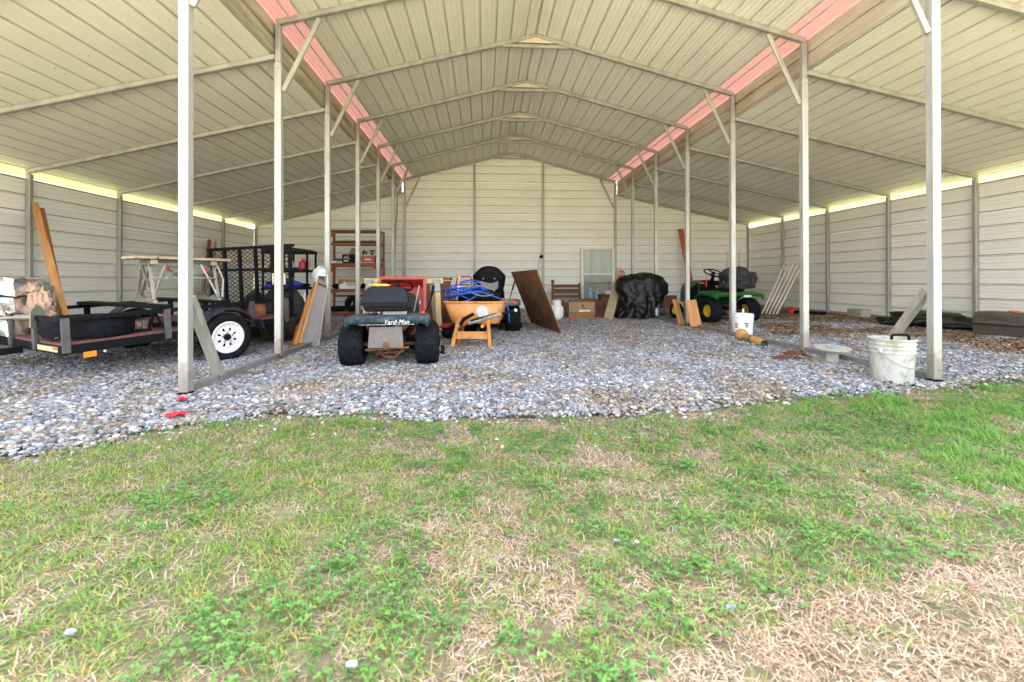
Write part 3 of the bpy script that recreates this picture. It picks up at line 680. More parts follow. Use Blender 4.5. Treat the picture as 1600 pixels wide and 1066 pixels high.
# ---- 1: the old green one in the middle
gm = riding_mower('green_mower', 'old dark green riding mower with worn black seat, seen from behind in the middle aisle', (-1.74, 1.12, 0), 4.5, M_navy, .222, .235, .372, M_rim, 0)
zf = .455
mb = MB(); prof = [(-.46, .0), (-.455, .045), (-.40, .075), (.40, .078), (.455, .045), (.46, .004)]
vs = []; 
secs = [(-.30, .90, 0), (-.315, .97, -.012), (-.27, 1.0, .004), (-.05, 1.0, .012), (.28, .96, .0), (.36, .9, -.06)]
for yy, k, dz in secs:
    for x, z in [(-.47, -.015), (-.465, .04), (-.42, .062), (-.2, .068), (.2, .068), (.42, .062), (.465, .04), (.47, -.015)]: vs.append((x * k * .86, yy, zf + z + dz if yy != -.30 else zf - .02 + z * .3))
mb.v = vs; n = 8
mb.f = [(j * n + k, j * n + k + 1, (j + 1) * n + k + 1, (j + 1) * n + k) for j in range(len(secs) - 1) for k in range(n - 1)]
fd = mb.build('rear_fender', M_navy, gm, smooth=True); fd.modifiers.new('thick', 'SOLIDIFY').thickness = .006
text('Yard-Man', 'fender_lettering', M_wornink, fd, (.09, -.318, zf + .018), (82, 0, 0), .062, shear=.3, bold=.0012)
mb = MB(); mb.add([(-.26, -.318, zf - .008), (.26, -.318, zf - .008), (.26, -.321, zf - .002), (-.26, -.321, zf - .002)], [(0, 1, 2, 3)]); mb.build('stripe', M_wornink, fd)
MB().prism([(-.17, .0), (.17, .0), (.155, .205), (-.155, .205)], .006).build('rear_plate', mat('bare_grey_plate', (.13, .12, .11), (.18, .175, .18), scale=5, rough=.55, metal=.2, stain=(.16, .09, .05), stain_amt=.42, stain_scale=9), gm, loc=(-.02, -.235, .215))
mb = MB().box((-.02, -.245, .235), (.06, .05, .012)).box((-.02, -.25, .25), (.045, .012, .045)).tube([(-.02, -.26, .20), (-.02, -.26, .26)], .009); mb.build('tow_hitch', M_rust, gm, bevel=.003)
MB().tube([(-.22, -.20, .19), (.20, -.20, .21)], .012).tube([(-.10, -.20, .19), (-.06, -.1, .11), (.05, -.12, .10), (.16, -.18, .2)], .010).build('lift_rod', M_rust, gm, smooth=True)
# seat
se = MB(); rbox(se, (0, 0, 0), (.46, .42, .07), .10, plane='XY'); so = se.build('seat', M_seat, gm, bevel=.03, seg=3, loc=(-.03, .03, .60))
bk = MB(); poly = [(-.235, -.075), (-.19, -.10), (.19, -.10), (.235, -.075), (.215, .04), (.17, .09), (.14, .10), (-.14, .10), (-.17, .09), (-.215, .04)]
bk.prism(poly, .055); bk.build('backrest', M_seat, so, bevel=.022, seg=3, loc=(0, -.21, .115), rot=(-10, 0, 0))
MB().prism([(-.235, -.06), (-.20, -.085), (.20, -.085), (.235, -.06), (.22, -.04), (-.22, -.04)], .01).build('seat_piping', M_black, so, loc=(0, -.245, .102), rot=(-10, 0, 0))
MB().box((-.1, .0, .555), (.02, .2, .05)).box((.1, .0, .555), (.02, .2, .05)).tube([(-.18, -.1, .545), (-.18, -.1, .60)], .02).tube([(-.10, -.12, .545), (-.10, -.12, .59)], .02).box((.05, -.1, .55), (.24, .03, .04)).build('seat_bracket', M_alum, gm, bevel=.003)
lump('yellow_glove', M_tyel, gm, (-.09, -.16, .83), (.22, .06, .035), 3, 2)
# steering wheel and column
def steering(t, loc, r, tilt, m=M_black):
    g = [(r * math.cos(a), r * math.sin(a), 0) for a in [2 * math.pi * k / 28 for k in range(28)]]
    mb = MB().tube(g, .014, 8, closed=True)
    o = mb.build('steering_wheel', m, t, smooth=True, loc=loc, rot=(tilt, 0, 0))
    sp = MB().lathe([(.001, .018), (.035, .015), (.04, -.01), (.001, -.02)], 16)
    for a in (90, 210, 330): sp.bar((0, 0, -.004), (r * math.cos(R(a)), r * math.sin(R(a)), 0), .03, .008)
    sp.tube([(0, 0, -.02), (0, 0, -.30)], .018); sp.build('spokes', m, o)
    return o
steering(gm, (.0, .56, .80), .175, 22)
# hood
def hood(t, m, y0, y1, w, z0, z1, name='hood'):
    secs = []
    for k in range(7):
        f = k / 6; y = y0 + (y1 - y0) * f; s = 1 - .10 * f - .25 * max(0, f - .8) * 3; top = z1 - .02 * f - .30 * max(0, f - .75) ** 1.5 * 2
        secs.append([(x * w / 2 * s, y, z0 + (top - z0) * z) for x, z in ((-1, 0), (-1.02, .4), (-.98, .72), (-.82, .92), (-.45, 1), (0, 1.02), (.45, 1), (.82, .92), (.98, .72), (1.02, .4), (1, 0))])
    mb = MB(); n = 11; mb.v = [p for s_ in secs for p in s_]
    mb.f = [(j * n + k, j * n + k + 1, (j + 1) * n + k + 1, (j + 1) * n + k) for j in range(6) for k in range(n - 1)] + [tuple(range(n - 1, -1, -1)), tuple(6 * n + k for k in range(n))]
    return mb.build(name, m, t, smooth=True, angle=35)
M_dhood = mat('dark_green_hood', (.006, .011, .010), (.010, .015, .014), rough=.45, spec=.3)
hd = hood(gm, M_dhood, .62, 1.32, .46, .36, .735)
text('Yard-Man', 'hood_lettering', M_wink, hd, (.238, .82, .60), (90, 0, 90), .06, bold=.002)
MB().box((.0, .60, .52), (.42, .05, .34)).build('dash', M_dhood, gm, bevel=.02)
MB().tube([(.20, .42, .52), (.235, .43, .70)], .006).tube([(.235, .43, .70), (.26, .435, .82)], .009).build('shift_lever', M_alum, gm, smooth=True)
lump('lever_knob', M_black, gm, (.268, .436, .845), (.03, .03, .05), 1, 2, .1, False)
MB().tube([(.34, .12, .53), (.40, .12, .66), (.415, .12, .74)], .008).tube([(.413, .12, .72), (.43, .12, .82)], .015).build('deck_lever', M_black, gm, smooth=True)
lump('red_knob', M_oran, gm, (.33, -.06, .545), (.04, .03, .03), 2, 2, .1)
MB().box((-.35, .35, .2), (.2, .4, .04)).box((.35, .35, .2), (.2, .4, .04)).build('footrest', M_bsteel, gm, bevel=.01)

# ---- 2: the black one behind the wheelbarrow
bm_ = riding_mower('black_mower', 'black riding mower with tall moulded seat behind the orange wheelbarrow', (-.66, 3.93, 0), -2, M_black, .225, .26, .36, M_rim, 1)
mb = MB(); rbox(mb, (0, -.02, .50), (.98, .56, .10), .16, plane='XY'); fd = mb.build('rear_fender', mat('grey_green_fender', (.10, .12, .115), (.07, .085, .08), rough=.4), bm_, bevel=.03, seg=3)
for s in (-1, 1): MB().box((s * .38, -.305, .505), (.09, .012, .035)).build('reflector', mat('red_reflector', (.6, .01, .01), rough=.25), fd, bevel=.003)
so = MB(); rbox(so, (0, 0, 0), (.46, .42, .08), .12, plane='XY'); so = so.build('seat', M_black, bm_, bevel=.035, seg=3, loc=(-.03, .0, .63))
prf = []
sh = MB(); secs = []
for k in range(8):                                   # shell-shaped back: concave towards the rider
    f = k / 7; z = .02 + .42 * f; hw = .20 + .06 * math.sin(f * 2.2) - (.12 * max(0, f - .72) / .28 if f > .72 else 0); secs.append((z, hw, -.17 - .10 * f))
m_ = 11
for z, hw, yy in secs:
    for q in range(m_):
        u = -1 + 2 * q / (m_ - 1); sh.v.append((hw * u, yy + .09 * abs(u) ** 3, z + .04 * (1 - u * u) * (z > .4)))
sh.f = [(j * m_ + k, j * m_ + k + 1, (j + 1) * m_ + k + 1, (j + 1) * m_ + k) for j in range(7) for k in range(m_ - 1)]
b = sh.build('backrest', M_black, so, smooth=True); md = b.modifiers.new('thick', 'SOLIDIFY'); md.thickness = .035; md.offset = 0
M_gbr = mat('grey_seat_frame', (.11, .115, .115), (.08, .085, .085), rough=.5)
mb = MB(); rbox(mb, (0, -.275, .17), (.30, .03, .26), .05); mb.build('seat_frame', M_gbr, so, bevel=.01, rot=(-10, 0, 0), loc=(0, .03, 0))
for q in ((-.09, .26), (.09, .26), (-.10, .05), (.08, .06), (.02, .12)): MB().lathe([(.001, 0), (.012, 0), (.012, .006), (.001, .008)], 10, axis='Y', M=Matrix.Rotation(R(180), 4, 'Z')).build('bolt', M_alum, so, loc=(q[0], -.285 - q[1] * .12, q[1] + .01))
MB().box((0, -.262, .445), (.075, .006, .016)).build('seat_badge', M_wink, so, rot=(-10, 0, 0))
MB().box((0, -.16, .56), (.3, .1, .1)).build('seat_support', M_bsteel, bm_, bevel=.01)
steering(bm_, (0, .58, .84), .17, 20); hood(bm_, M_black, .62, 1.3, .46, .36, .80)
MB().tube([(.30, .15, .50), (.36, .15, .72)], .008).tube([(.36, .15, .70), (.40, .15, .86)], .014).build('deck_lever', M_black, bm_, smooth=True)
MB().box((0, -.2, .34), (.34, .02, .22)).build('rear_plate', M_bsteel, bm_, bevel=.005)

# ---- 3: green and yellow tractor in the right bay
jd = riding_mower('lawn_tractor', 'green and yellow lawn tractor with a grey bag on its seat in the right bay', (4.03, 4.85, ground_z(4, 5)), 9, M_jd, .245, .24, .42, M_yel, 2)
mb = MB(); secs = []
for yy, dz, k in ((-.30, -.05, .93), (-.29, .02, 1), (-.05, .06, 1.02), (.22, .05, 1), (.36, -.02, .98), (.44, -.14, .94), (.47, -.25, .9)):
    for x, z in [(-.54, -.05), (-.54, .0), (-.48, .04), (-.25, .05), (.25, .05), (.48, .04), (.54, 0), (.54, -.05)]: mb.v.append((x * k, yy, .53 + z + dz))
mb.f = [(j * 8 + k, j * 8 + k + 1, (j + 1) * 8 + k + 1, (j + 1) * 8 + k) for j in range(6) for k in range(7)]
fd = mb.build('rear_fender', M_jd, jd, smooth=True); fd.modifiers.new('thick', 'SOLIDIFY').thickness = .008
MB().box((.16, -.305, .535), (.16, .008, .035)).build('fender_label', M_wink, fd)
hood(jd, M_jd, .60, 1.34, .50, .36, .84); 
for s in (-1, 1): MB().prism([(.70, .62), (1.18, .60), (1.26, .70), (1.0, .76), (.72, .70)], .006, plane='YZ').build('hood_flash', M_yel, jd, loc=(s * .262, 0, 0), rot=(0, 0, s * 3))
for s in (-1, 1): MB().prism([(.62, .36), (1.10, .36), (1.02, .60), (.62, .78)], .008, plane='YZ').build('side_panel', M_black, jd, loc=(s * .262, 0, 0), rot=(0, 0, s * 1))
MB().box((0, .56, .62), (.46, .14, .42)).build('dash', M_black, jd, bevel=.05, seg=3)
MB().prism([(-.07, -.02), (.07, -.02), (.06, .02), (-.06, .02)], .01).build('orange_decal', M_oran, jd, loc=(-.24, .50, .78), rot=(0, 0, -90))
steering(jd, (-.02, .44, .99), .185, 25)
MB().tube([(0, .46, .95), (0, .52, .80)], .03).build('steering_column', M_black, jd, smooth=True)
so = MB(); rbox(so, (0, 0, 0), (.48, .44, .08), .12, plane='XY'); so = so.build('seat', M_black, jd, bevel=.035, seg=3, loc=(0, .02, .66))
mb = MB(); rbox(mb, (0, 0, 0), (.46, .06, .34), .1); mb.build('backrest', M_black, so, bevel=.02, seg=3, loc=(0, -.19, .18), rot=(-8, 0, 0))
MB().tube([(.0, .43, .60), (.0, .40, .80)], .01).build('lever', M_oran, jd, loc=(-.2, 0, .1)); MB().box((-.1, .2, .64), (.03, .2, .02)).build('yellow_lever', M_yel, jd, rot=(25, 0, 0), loc=(-.12, .1, .02))
bg_ = lump('grey_duffel_bag', M_gbag, None, (0, 0, 0), (.66, .52, .50), 15, 5, .34, loc=(4.10, 4.72, .84 + ground_z(4, 5)), freq=2.6)
for q in (-1, 1): MB().tube([(q * .12, -.26, .12), (q * .14, -.29, .0), (q * .12, -.26, -.14)], .012, 6).build('bag_strap', M_ink, bg_)
tag(bg_, 'dark grey duffel bag slumped on the green tractor seat', 'bag')

# ---------------------------------------------------------------- wheelbarrow with hose
wb = thing('wheelbarrow', 'orange wheelbarrow with blue hose heaped in it and a round white sticker', 'wheelbarrow', (-.92, 2.42, 0), -6)
def taper_tub(w0, w1, l0, l1, z0, z1, th=.012, skew=0):
    mb = MB(); o = []
    for (w_, l_, z, sk) in ((w0, l0, z0, 0), (w1, l1, z1, skew)):
        for sx, sy, a0 in ((1, 1, 0), (-1, 1, 90), (-1, -1, 180), (1, -1, 270)):
            for k in range(4):
                t = R(a0 + k * 30); rr = .09; o.append((sx * (w_ / 2 - rr) + rr * math.cos(t), sy * (l_ / 2 - rr) + rr * math.sin(t) + sk, z))
    mb.v = o; n = 16; mb.f = [tuple(range(n - 1, -1, -1))] + [(k, (k + 1) % n, n + (k + 1) % n, n + k) for k in range(n)]
    return mb
tb = taper_tub(.66, .84, .70, .98, .285, .575, skew=.05).build('tray', M_orange, wb, smooth=True, loc=(0, .45, 0), angle=50); md = tb.modifiers.new('thick', 'SOLIDIFY'); md.thickness = .012; md.offset = -1
rim = taper_tub(.84, .86, .98, 1.0, .57, .578, skew=.05); pts_ = [(v[0], v[1] + (.05 if v[2] < .574 else 0), .578) for v in rim.v[:16]]
MB().tube(pts_, .014, 6, closed=True).build('rim', M_orange, tb, smooth=True, loc=(0, 0, 0))
MB().lathe([(.001, .0), (.085, .0), (.085, .003), (.001, .003)], 28, axis='Y', M=Matrix.Translation((.055, 0, 0)) @ Matrix.Rotation(R(180), 4, 'Z')).build('round_sticker', mat('worn_white_sticker', (.72, .73, .74), (.6, .6, .6), rough=.5, stain=(.25, .25, .27), stain_amt=.35, stain_scale=26), tb, loc=(.06, -.41, .45), rot=(17, 0, 0))
MB().box((-.33, -.28, .52), (.07, .01, .02)).build('slot', M_ink, tb, rot=(0, 0, -20))
for s in (-1, 1):
    mb = MB().tube([(s * .19, .02, .36), (s * .215, -.14, .16), (s * .235, -.26, .02), (s * .235, -.20, .008), (s * .22, .06, .008), (s * .17, .40, .30)], [.017] * 6, 6); mb.build('leg', M_orange, wb, smooth=True)
    MB().bar((s * .16, -.42, .30), (s * .10, 1.15, .22), .035, .04).build('handle', M_orange, wb, bevel=.008)
    MB().bar((s * .20, -.06, .34), (s * .245, -.275, .01), .045, .012, up=(0, 1, 0)).build('leg_strap', M_orange, wb, bevel=.004)
MB().prism([(-.205, -.05), (.205, -.05), (.19, .055), (-.19, .055)], .008).build('leg_panel', M_orange, wb, loc=(0, -.16, .155), rot=(-28, 0, 0), bevel=.003)
wheel(wb, 0, 1.22, .19, .09, .09, M_rim, turf=False)
# heap in the tray
lump('heap', M_black, None, (0, 0, 0), (.62, .66, .30), 9, 3, .35, loc=(-.86, 2.86, .62)); o = bpy.data.objects['heap']; o.name = 'black_bundle'; tag(o, 'black bundle under the blue hose in the orange wheelbarrow', 'bundle')
def coil(seed, c, n, r0, r1, thick, m, name, hz=.1, tail=None):
    rnd = random.Random(seed); P = []
    for k in range(n * 14):
        a = 2 * math.pi * k / 14; q = k // 14; f = k / (n * 14)
        if k % 14 == 0: rr = rnd.uniform(r0, r1); ox, oy, oz, tx, ty = rnd.uniform(-.12, .12), rnd.uniform(-.12, .12), rnd.uniform(0, hz), rnd.uniform(-.5, .5), rnd.uniform(-.35, .7)
        tgt = Vector((c[0] + ox + rr * math.cos(a), c[1] + oy + rr * .8 * math.sin(a), c[2] + oz + rr * (tx * math.cos(a) + ty * math.sin(a))))
        P.append(tgt if not P else P[-1].lerp(tgt, .62))
    if tail: P += [Vector(p) for p in tail]
    return MB().tube(P, thick, 7).build(name, m, None, smooth=True, angle=False)
tag(coil(4, (-.99, 2.70, .655), 10, .15, .32, .0095, M_blue, 'garden_hose', .11, [(-.5, 2.5, .60), (-.46, 2.35, .50), (-.44, 2.3, .32)]), 'blue garden hose coiled loosely over the wheelbarrow tray', 'hose')
tag(coil(14, (-.84, 2.62, .70), 3, .14, .24, .006, M_grey, 'slack_wire', .08), 'thin grey wire tangled with the blue hose in the wheelbarrow', 'wire')
st = thing('shovel', 'shovel with white and brown handle standing up out of the wheelbarrow', 'shovel', (-1.16, 2.78, .55))
MB().tube([(0, 0, .02), (.02, .02, .27)], .013, 10).build('handle', M_wplast, st, smooth=True); MB().tube([(.02, .02, .27), (.028, .025, .385)], .0165, 10).build('grip', M_tan, st, smooth=True)
tr = thing('hedge_trimmer', 'grey and black long tool with a ball end resting across the wheelbarrow handles', 'tool', (-.93, 2.12, .36), 0)
MB().tube([(-.17, .06, -.08), (-.11, .02, .015), (.02, .0, .09)], [.02, .026, .02], 8).build('grip', M_black, tr, smooth=True)
MB().bar((-.06, .05, -.04), (.38, .0, .085), .05, .05).build('body', M_grey, tr, bevel=.015); MB().bar((.36, 0, .08), (.54, -.01, .125), .03, .035).build('shaft', M_black, tr, bevel=.01)
lump('ball_end', M_wplast, tr, (.555, -.01, .13), (.045, .045, .045), 1, 2, 0, False); MB().bar((-.02, .02, 0), (.3, .02, .085), .03, .02).build('blade', M_black, tr)

# ---------------------------------------------------------------- plywood sheet
def plank_thing(name, label, cat, a, b, w, th, m, up, group=None, loc=None):
    """a board from a to b (world)"""
    a, b = Vector(a), Vector(b); c = (a + b) / 2; d = (b - a)
    x = Vector(up).normalized(); z = d.normalized(); x = (x - z * x.dot(z)).normalized(); y = z.cross(x)
    M = Matrix(((x.x, y.x, z.x), (x.y, y.y, z.y), (x.z, y.z, z.z)))
    o = MB().box((0, 0, 0), (w, th, d.length)).build(name, m, None, bevel=.003, seg=1); o.location = c; o.rotation_euler = M.to_euler()
    return tag(o, label, cat, group) if label else o
pl = plank_thing('plywood_sheet', 'large brown weathered plywood sheet leaning beside the black mower', 'plywood', (.31, 4.35, .01), (-.10, 4.29, 1.04), 1.86, .016, M_ply, (-.155, .988, 0))
pl2 = MB().box((0, -.0115, -.22), (1.85, .006, .012)).build('splice', M_greyw, pl)
# propane tank
pt = thing('propane_tank', 'white propane cylinder on the gravel behind the plywood sheet', 'gas tank', (.80, 6.05, 0), 20)
MB().lathe([(.001, .03), (.11, .03), (.145, .06), (.152, .10), (.152, .24), (.14, .29), (.10, .325), (.03, .34), (.001, .34)], 28).build('body', M_wplast, pt, smooth=True)
MB().lathe([(.11, .0), (.115, .0), (.115, .05), (.11, .05)], 24, close=True).build('foot_ring', M_wplast, pt); MB().lathe([(.085, .32), (.10, .32), (.10, .43), (.09, .43)], 20, close=True).build('collar', M_wplast, pt); MB().tube([(0, 0, .33), (0, 0, .40)], .02).build('valve', M_yel, pt)

# ---------------------------------------------------------------- red dump cart behind the green mower
rcart = thing('red_cart', 'red steel dump cart tipped up on end behind the green mower', 'cart', (-2.06, 3.15, .02), 0)
Mt = Matrix.Rotation(R(-20), 4, 'X')
tub = MB(); W0, W1, Hh, D = .80, .66, .95, .26
pf = [(-W0 / 2 - .20, 0, 0), (W0 / 2, 0, 0), (W1 / 2 + .02, 0, Hh), (-W1 / 2, 0, Hh)]; pb = [(-W1 / 2, D, .06), (W1 / 2, D, .06), (W1 / 2 - .04, D, Hh - .06), (-W1 / 2 + .04, D, Hh - .06)]
tub.v = pf + pb; tub.f = [(4, 5, 6, 7), (0, 1, 5, 4), (1, 2, 6, 5), (2, 3, 7, 6), (3, 0, 4, 7)]; tub.v = [tuple(Mt @ Vector(v)) for v in tub.v]
tb = tub.build('tub', M_red, rcart); tb.modifiers.new('thick', 'SOLIDIFY').thickness = .008
for a, b in ((0, 1), (1, 2), (2, 3), (3, 0)):
    A, B = Mt @ Vector(pf[a]), Mt @ Vector(pf[b]); MB().bar(A, B, .05, .03, (0, 1, 0)).build('rim', M_fred, rcart, bevel=.004)
lump('leaves', M_rust, rcart, (-.05, .10, .14), (.5, .2, .3), 4, 3, .3); MB().bar((-.06, .16, .30), (-.02, .28, .74), .1, .03).build('loose_board', M_card2, rcart)
for s in (-1, 1): wheel(rcart, s * .30, .48, .17, .08, .09, M_rim, turf=False, side=s)

# sawhorse
sh_ = thing('sawhorse', 'pale pine sawhorse with grey metal brackets behind the red cart', 'sawhorse', (-2.08, 3.74, 0), 0)
MB().box((0, 0, .865), (1.26, .045, .09)).build('beam', M_pineX, sh_, bevel=.003)
for sx in (-1, 1):
    for sy, dx in ((-1, .0), (1, -.09)):
        MB().bar((sx * .535 + (dx if sx > 0 else 0), sy * .025, .86), (sx * .60 + (dx if sx > 0 else 0), sy * .24, 0), .085, .04, (0, 1, 0)).build('leg', M_pine, sh_, bevel=.003)
        MB().bar((sx * .533 + (dx if sx > 0 else 0), sy * .040, .885), (sx * .553 + (dx if sx > 0 else 0), sy * .095, .69), .095, .048, (0, 1, 0)).build('bracket', M_grey, sh_, bevel=.003)
# brown cabinet behind
cb = thing('wooden_cabinet', 'low reddish brown wooden cabinet behind the sawhorse', 'cabinet', (-1.72, 5.7, 0), 0)
MB().box((0, 0, .43), (.46, .38, .86)).build('carcass', M_cedarZ, cb, bevel=.004); MB().box((0, 0, .905), (.52, .42, .05)).build('top', M_cedar, cb, bevel=.006)
for z in (.25, .5, .74): MB().box((0, -.198, z), (.42, .016, .2)).build('drawer', M_dwood, cb, bevel=.003)
tag(lump('leaf_bag', M_dwood, None, (0, 0, 0), (.5, .4, .8), 12, 3, .2, loc=(-1.28, 4.7, .24)), 'brown sack slumped between the sawhorse and the wheelbarrow', 'sack')
ht = thing('hand_truck', 'red tubular hand truck behind the orange wheelbarrow', 'hand truck', (-1.22, 5.6, 0), -8)
MB().tube([(-.17, -.02, .02), (-.17, .10, .60), (-.16, .16, .88), (-.12, .17, .945), (0, .17, .955), (.12, .17, .945), (.16, .16, .88), (.17, .10, .60), (.17, -.02, .02)], .014, 8).build('frame', M_red, ht, smooth=True)
for z, y_ in ((.25, .03), (.5, .085), (.78, .14)): MB().tube([(-.17, y_, z), (.17, y_, z)], .011).build('rung', M_red, ht)
MB().box((0, -.12, .02), (.36, .2, .008)).build('toe_plate', M_red, ht)
for s in (-1, 1): MB().lathe([(.001, -.03), (.12, -.03), (.125, 0), (.12, .03), (.001, .03)], 20, axis='X').build('wheel', M_rubber, ht, loc=(s * .24, .1, .125), smooth=True)

# ---------------------------------------------------------------- bucket, reel, baluster etc. at the right
bk2 = thing('dirty_bucket', 'stained white plastic bucket with wire handle against the front right post', 'bucket', (2.735, .07, 0), 30)
MB().lathe([(.001, .002), (.140, .002), (.144, .01), (.153, .25), (.160, .252), (.160, .262), (.155, .266), (.156, .285), (.163, .288), (.163, .298), (.157, .302), (.158, .320), (.165, .323), (.165, .333), (.160, .337), (.161, .358), (.168, .362), (.168, .375), (.158, .375), (.150, .25), (.142, .014), (.001, .012)], 44).build('body', M_bucket, bk2, smooth=True, angle=25)
hp = [(.168 * math.cos(a), .172 * math.sin(a) , .27 - .13 * math.sin(math.pi * k / 16) ** .8) for k, a in enumerate([R(-190 + 160 * q / 16) for q in range(17)])]
MB().tube([(p[0] * 1.03, p[1] * 1.03, p[2]) for p in hp], .0028, 6).build('wire_handle', M_grey, bk2, smooth=True)
for a in (-190, -30): MB().box((0, 0, 0), (.03, .03, .04)).build('handle_ear', M_bucket, bk2, loc=(.168 * math.cos(R(a)), .168 * math.sin(R(a)), .275), rot=(0, 0, a), bevel=.006)
MB().tube([(-.075, 0, 0), (-.07, 0, .045), (-.055, 0, .052), (.055, 0, .052), (.07, 0, .045), (.075, 0, 0)], .011, 8).build('black_grip', M_black, bk2, smooth=True, loc=(-.01, -.06, .355), rot=(0, 0, -35))
b5 = thing('white_bucket', 'clean white bucket with red lettering beside the round wooden post on the gravel', 'bucket', (3.17, 2.98, .005), 0)
MB().lathe([(.001, 0), (.128, 0), (.13, .005), (.148, .30), (.154, .31), (.154, .325), (.146, .335), (.149, .355), (.142, .355), (.125, .01), (.001, .01)], 40).build('body', M_wplast, b5, smooth=True, angle=25)
MB().tube([(.0, 0, .1), (-.03, -.06, .43)], .014, 8).build('paint_stick', M_wplast, b5)
def on_cyl(s, ang, z, size, m, r=.1415, name='print'):
    a = R(ang); o = text(s, name, m, b5, (r * math.cos(a), r * math.sin(a), z), (90, 0, ang + 90), size, ext=.0015, bold=.002)
    for v in o.data.vertices: v.co.z -= (v.co.x ** 2) / (2 * r) - .001
    return o
on_cyl('E', -158, .175, .10, M_inkr); on_cyl('E', -23, .15, .10, M_inkr)
on_cyl('MILK', -100, .215, .030, M_ink); on_cyl('2%', -98, .180, .036, M_ink); on_cyl('5', -101, .150, .022, M_ink)
ba = thing('newel_post', 'turned tan wooden newel post lying on the gravel beside the white bucket', 'newel post', (0, 0, 0))
A, B = Vector((2.93, 2.66, .085)), Vector((2.80, 1.90, .055)); d_ = (B - A); q_ = d_.to_track_quat('Z', 'Y').to_matrix().to_4x4(); L_ = d_.length
T_ = Matrix.Translation(A) @ q_
MB().lathe([(.001, -.01), (.05, -.005), (.078, .02), (.088, .06), (.08, .11), (.055, .15), (.042, .18), (.046, .22), (.05, .38), (.053, .42), (.056, .43), (.053, .445), (.05, .46), (.052, L_ - .01), (.048, L_)], 26, M=T_).build('shaft', M_tan, ba, smooth=True)
MB().lathe([(.001, L_ - .01), (.044, L_ + .002), (.049, L_ + .001), (.049, L_ - .01)], 26, M=T_).build('dark_end', M_ink, ba)
MB().lathe([(.0555, .415), (.059, .42), (.059, .445), (.0555, .45)], 26, M=T_, close=True).build('band', M_dwood, ba)
rl = thing('cable_reel', 'grey metal cable reel lying flat on the gravel beside the base rail', 'cable reel', (2.86, .88, .015), 15, rot=(4, -3, 20))
for z, r in ((.0, .17), (.145, .165)): MB().lathe([(.03, z), (r, z - .002), (r + .003, z + .004), (r, z + .010), (.03, z + .012)], 36, close=True).build('flange', mat('weathered_reel_steel', (.38, .38, .33), (.30, .29, .24), scale=8, rough=.7, stain=(.42, .20, .12), stain_amt=.36, stain_scale=6) if z == 0 else bpy.data.materials['weathered_reel_steel'], rl, smooth=True, angle=30)
MB().lathe([(.065, .01), (.058, .05), (.058, .11), (.06, .145)], 24).build('drum', bpy.data.materials['weathered_reel_steel'], rl, smooth=True)
MB().lathe([(.028, .158), (.06, .158), (.062, .168), (.028, .170)], 24, close=True).build('hub_plate', mat('pale_blue_hub', (.28, .42, .52), rough=.5), rl, smooth=True)
# rusty chain
ch = thing('rusty_chain', 'rusty chain heaped beside the cable reel with one bright link', 'chain', (2.60, 1.0, .03))
rnd = random.Random(3); P_ = Vector((-.28, .10, 0)); ang_ = 0.0
link = MB().tube([(.016 * math.cos(a) + (.010 if math.cos(a) > 0 else -.010), .011 * math.sin(a), 0) for a in [2 * math.pi * k / 12 for k in range(12)]], .0042, 6, closed=True).mesh('link', True); link.materials.append(M_rust)
path = []
for k in range(70):
    ang_ += rnd.uniform(-.8, .8); P_ = P_ + Vector((math.cos(ang_), math.sin(ang_), 0)) * .026
    if (P_ - Vector((-.02, 0, 0))).length > .19: ang_ = math.atan2(-P_.y, -P_.x)
    o = inst(link, 'link', ch, (P_.x, P_.y * .7, max(.004, .05 - abs(P_.x) * .22) + rnd.uniform(0, .02)), (rnd.uniform(-60, 60) + (90 if k % 2 else 0), rnd.uniform(-20, 20), math.degrees(ang_)))
o = MB().tube([(.03 * math.cos(a), .05 * math.sin(a), 0) for a in [2 * math.pi * k / 14 for k in range(11)]], .007, 7).build('bright_hook', M_alum, ch, smooth=True, loc=(.05, -.05, .06), rot=(30, 20, 30))

# ---------------------------------------------------------------- right wall items
def block(loc, rz, label):
    t = thing('concrete_block', label, 'concrete block', loc, rz, 'concrete blocks against the right wall')
    mb = MB().box((0, 0, .096), (.39, .19, .19)); mb.build('block_body', M_conc, t, bevel=.008)
    return t
block((6.72, 4.86, .09), 82, 'grey concrete block against the foot of the third wall post in the right bay')
block((6.62, 7.3, .09), 85, 'grey concrete block behind the leaning white boards by the right wall')
cr = thing('pet_crate', 'taupe plastic pet carrier with black wire door against the right wall', 'pet carrier', (6.33, 2.02, .085), -79)
def loft(secs, close=True):
    mb = MB(); n = len(secs[0]); mb.v = [p for s_ in secs for p in s_]
    mb.f = [(j * n + k, j * n + (k + 1) % n, (j + 1) * n + (k + 1) % n, (j + 1) * n + k) for j in range(len(secs) - 1) for k in range(n)] + [tuple(range(n - 1, -1, -1)), tuple((len(secs) - 1) * n + k for k in range(n))]
    return mb
cs = lambda x, w_, h0, h1, k=1: [(x, -w_ / 2, h0), (x, w_ / 2, h0), (x, w_ / 2 * k, h1), (x, -w_ / 2 * k, h1)]
loft([cs(-.30, .34, 0, .17, 1.12), cs(.28, .36, 0, .17, 1.12)]).build('lower_shell', M_crate, cr, bevel=.02, seg=3)
loft([cs(-.30, .39, .175, .33, .72), cs(-.24, .40, .175, .345, .74), cs(.24, .40, .175, .345, .74), cs(.285, .40, .175, .33, .74)]).build('upper_shell', M_crate, cr, bevel=.02, seg=3)
MB().box((-.005, 0, .173), (.61, .425, .014)).build('seam_lip', M_ink, cr, bevel=.004)
sl = MB()
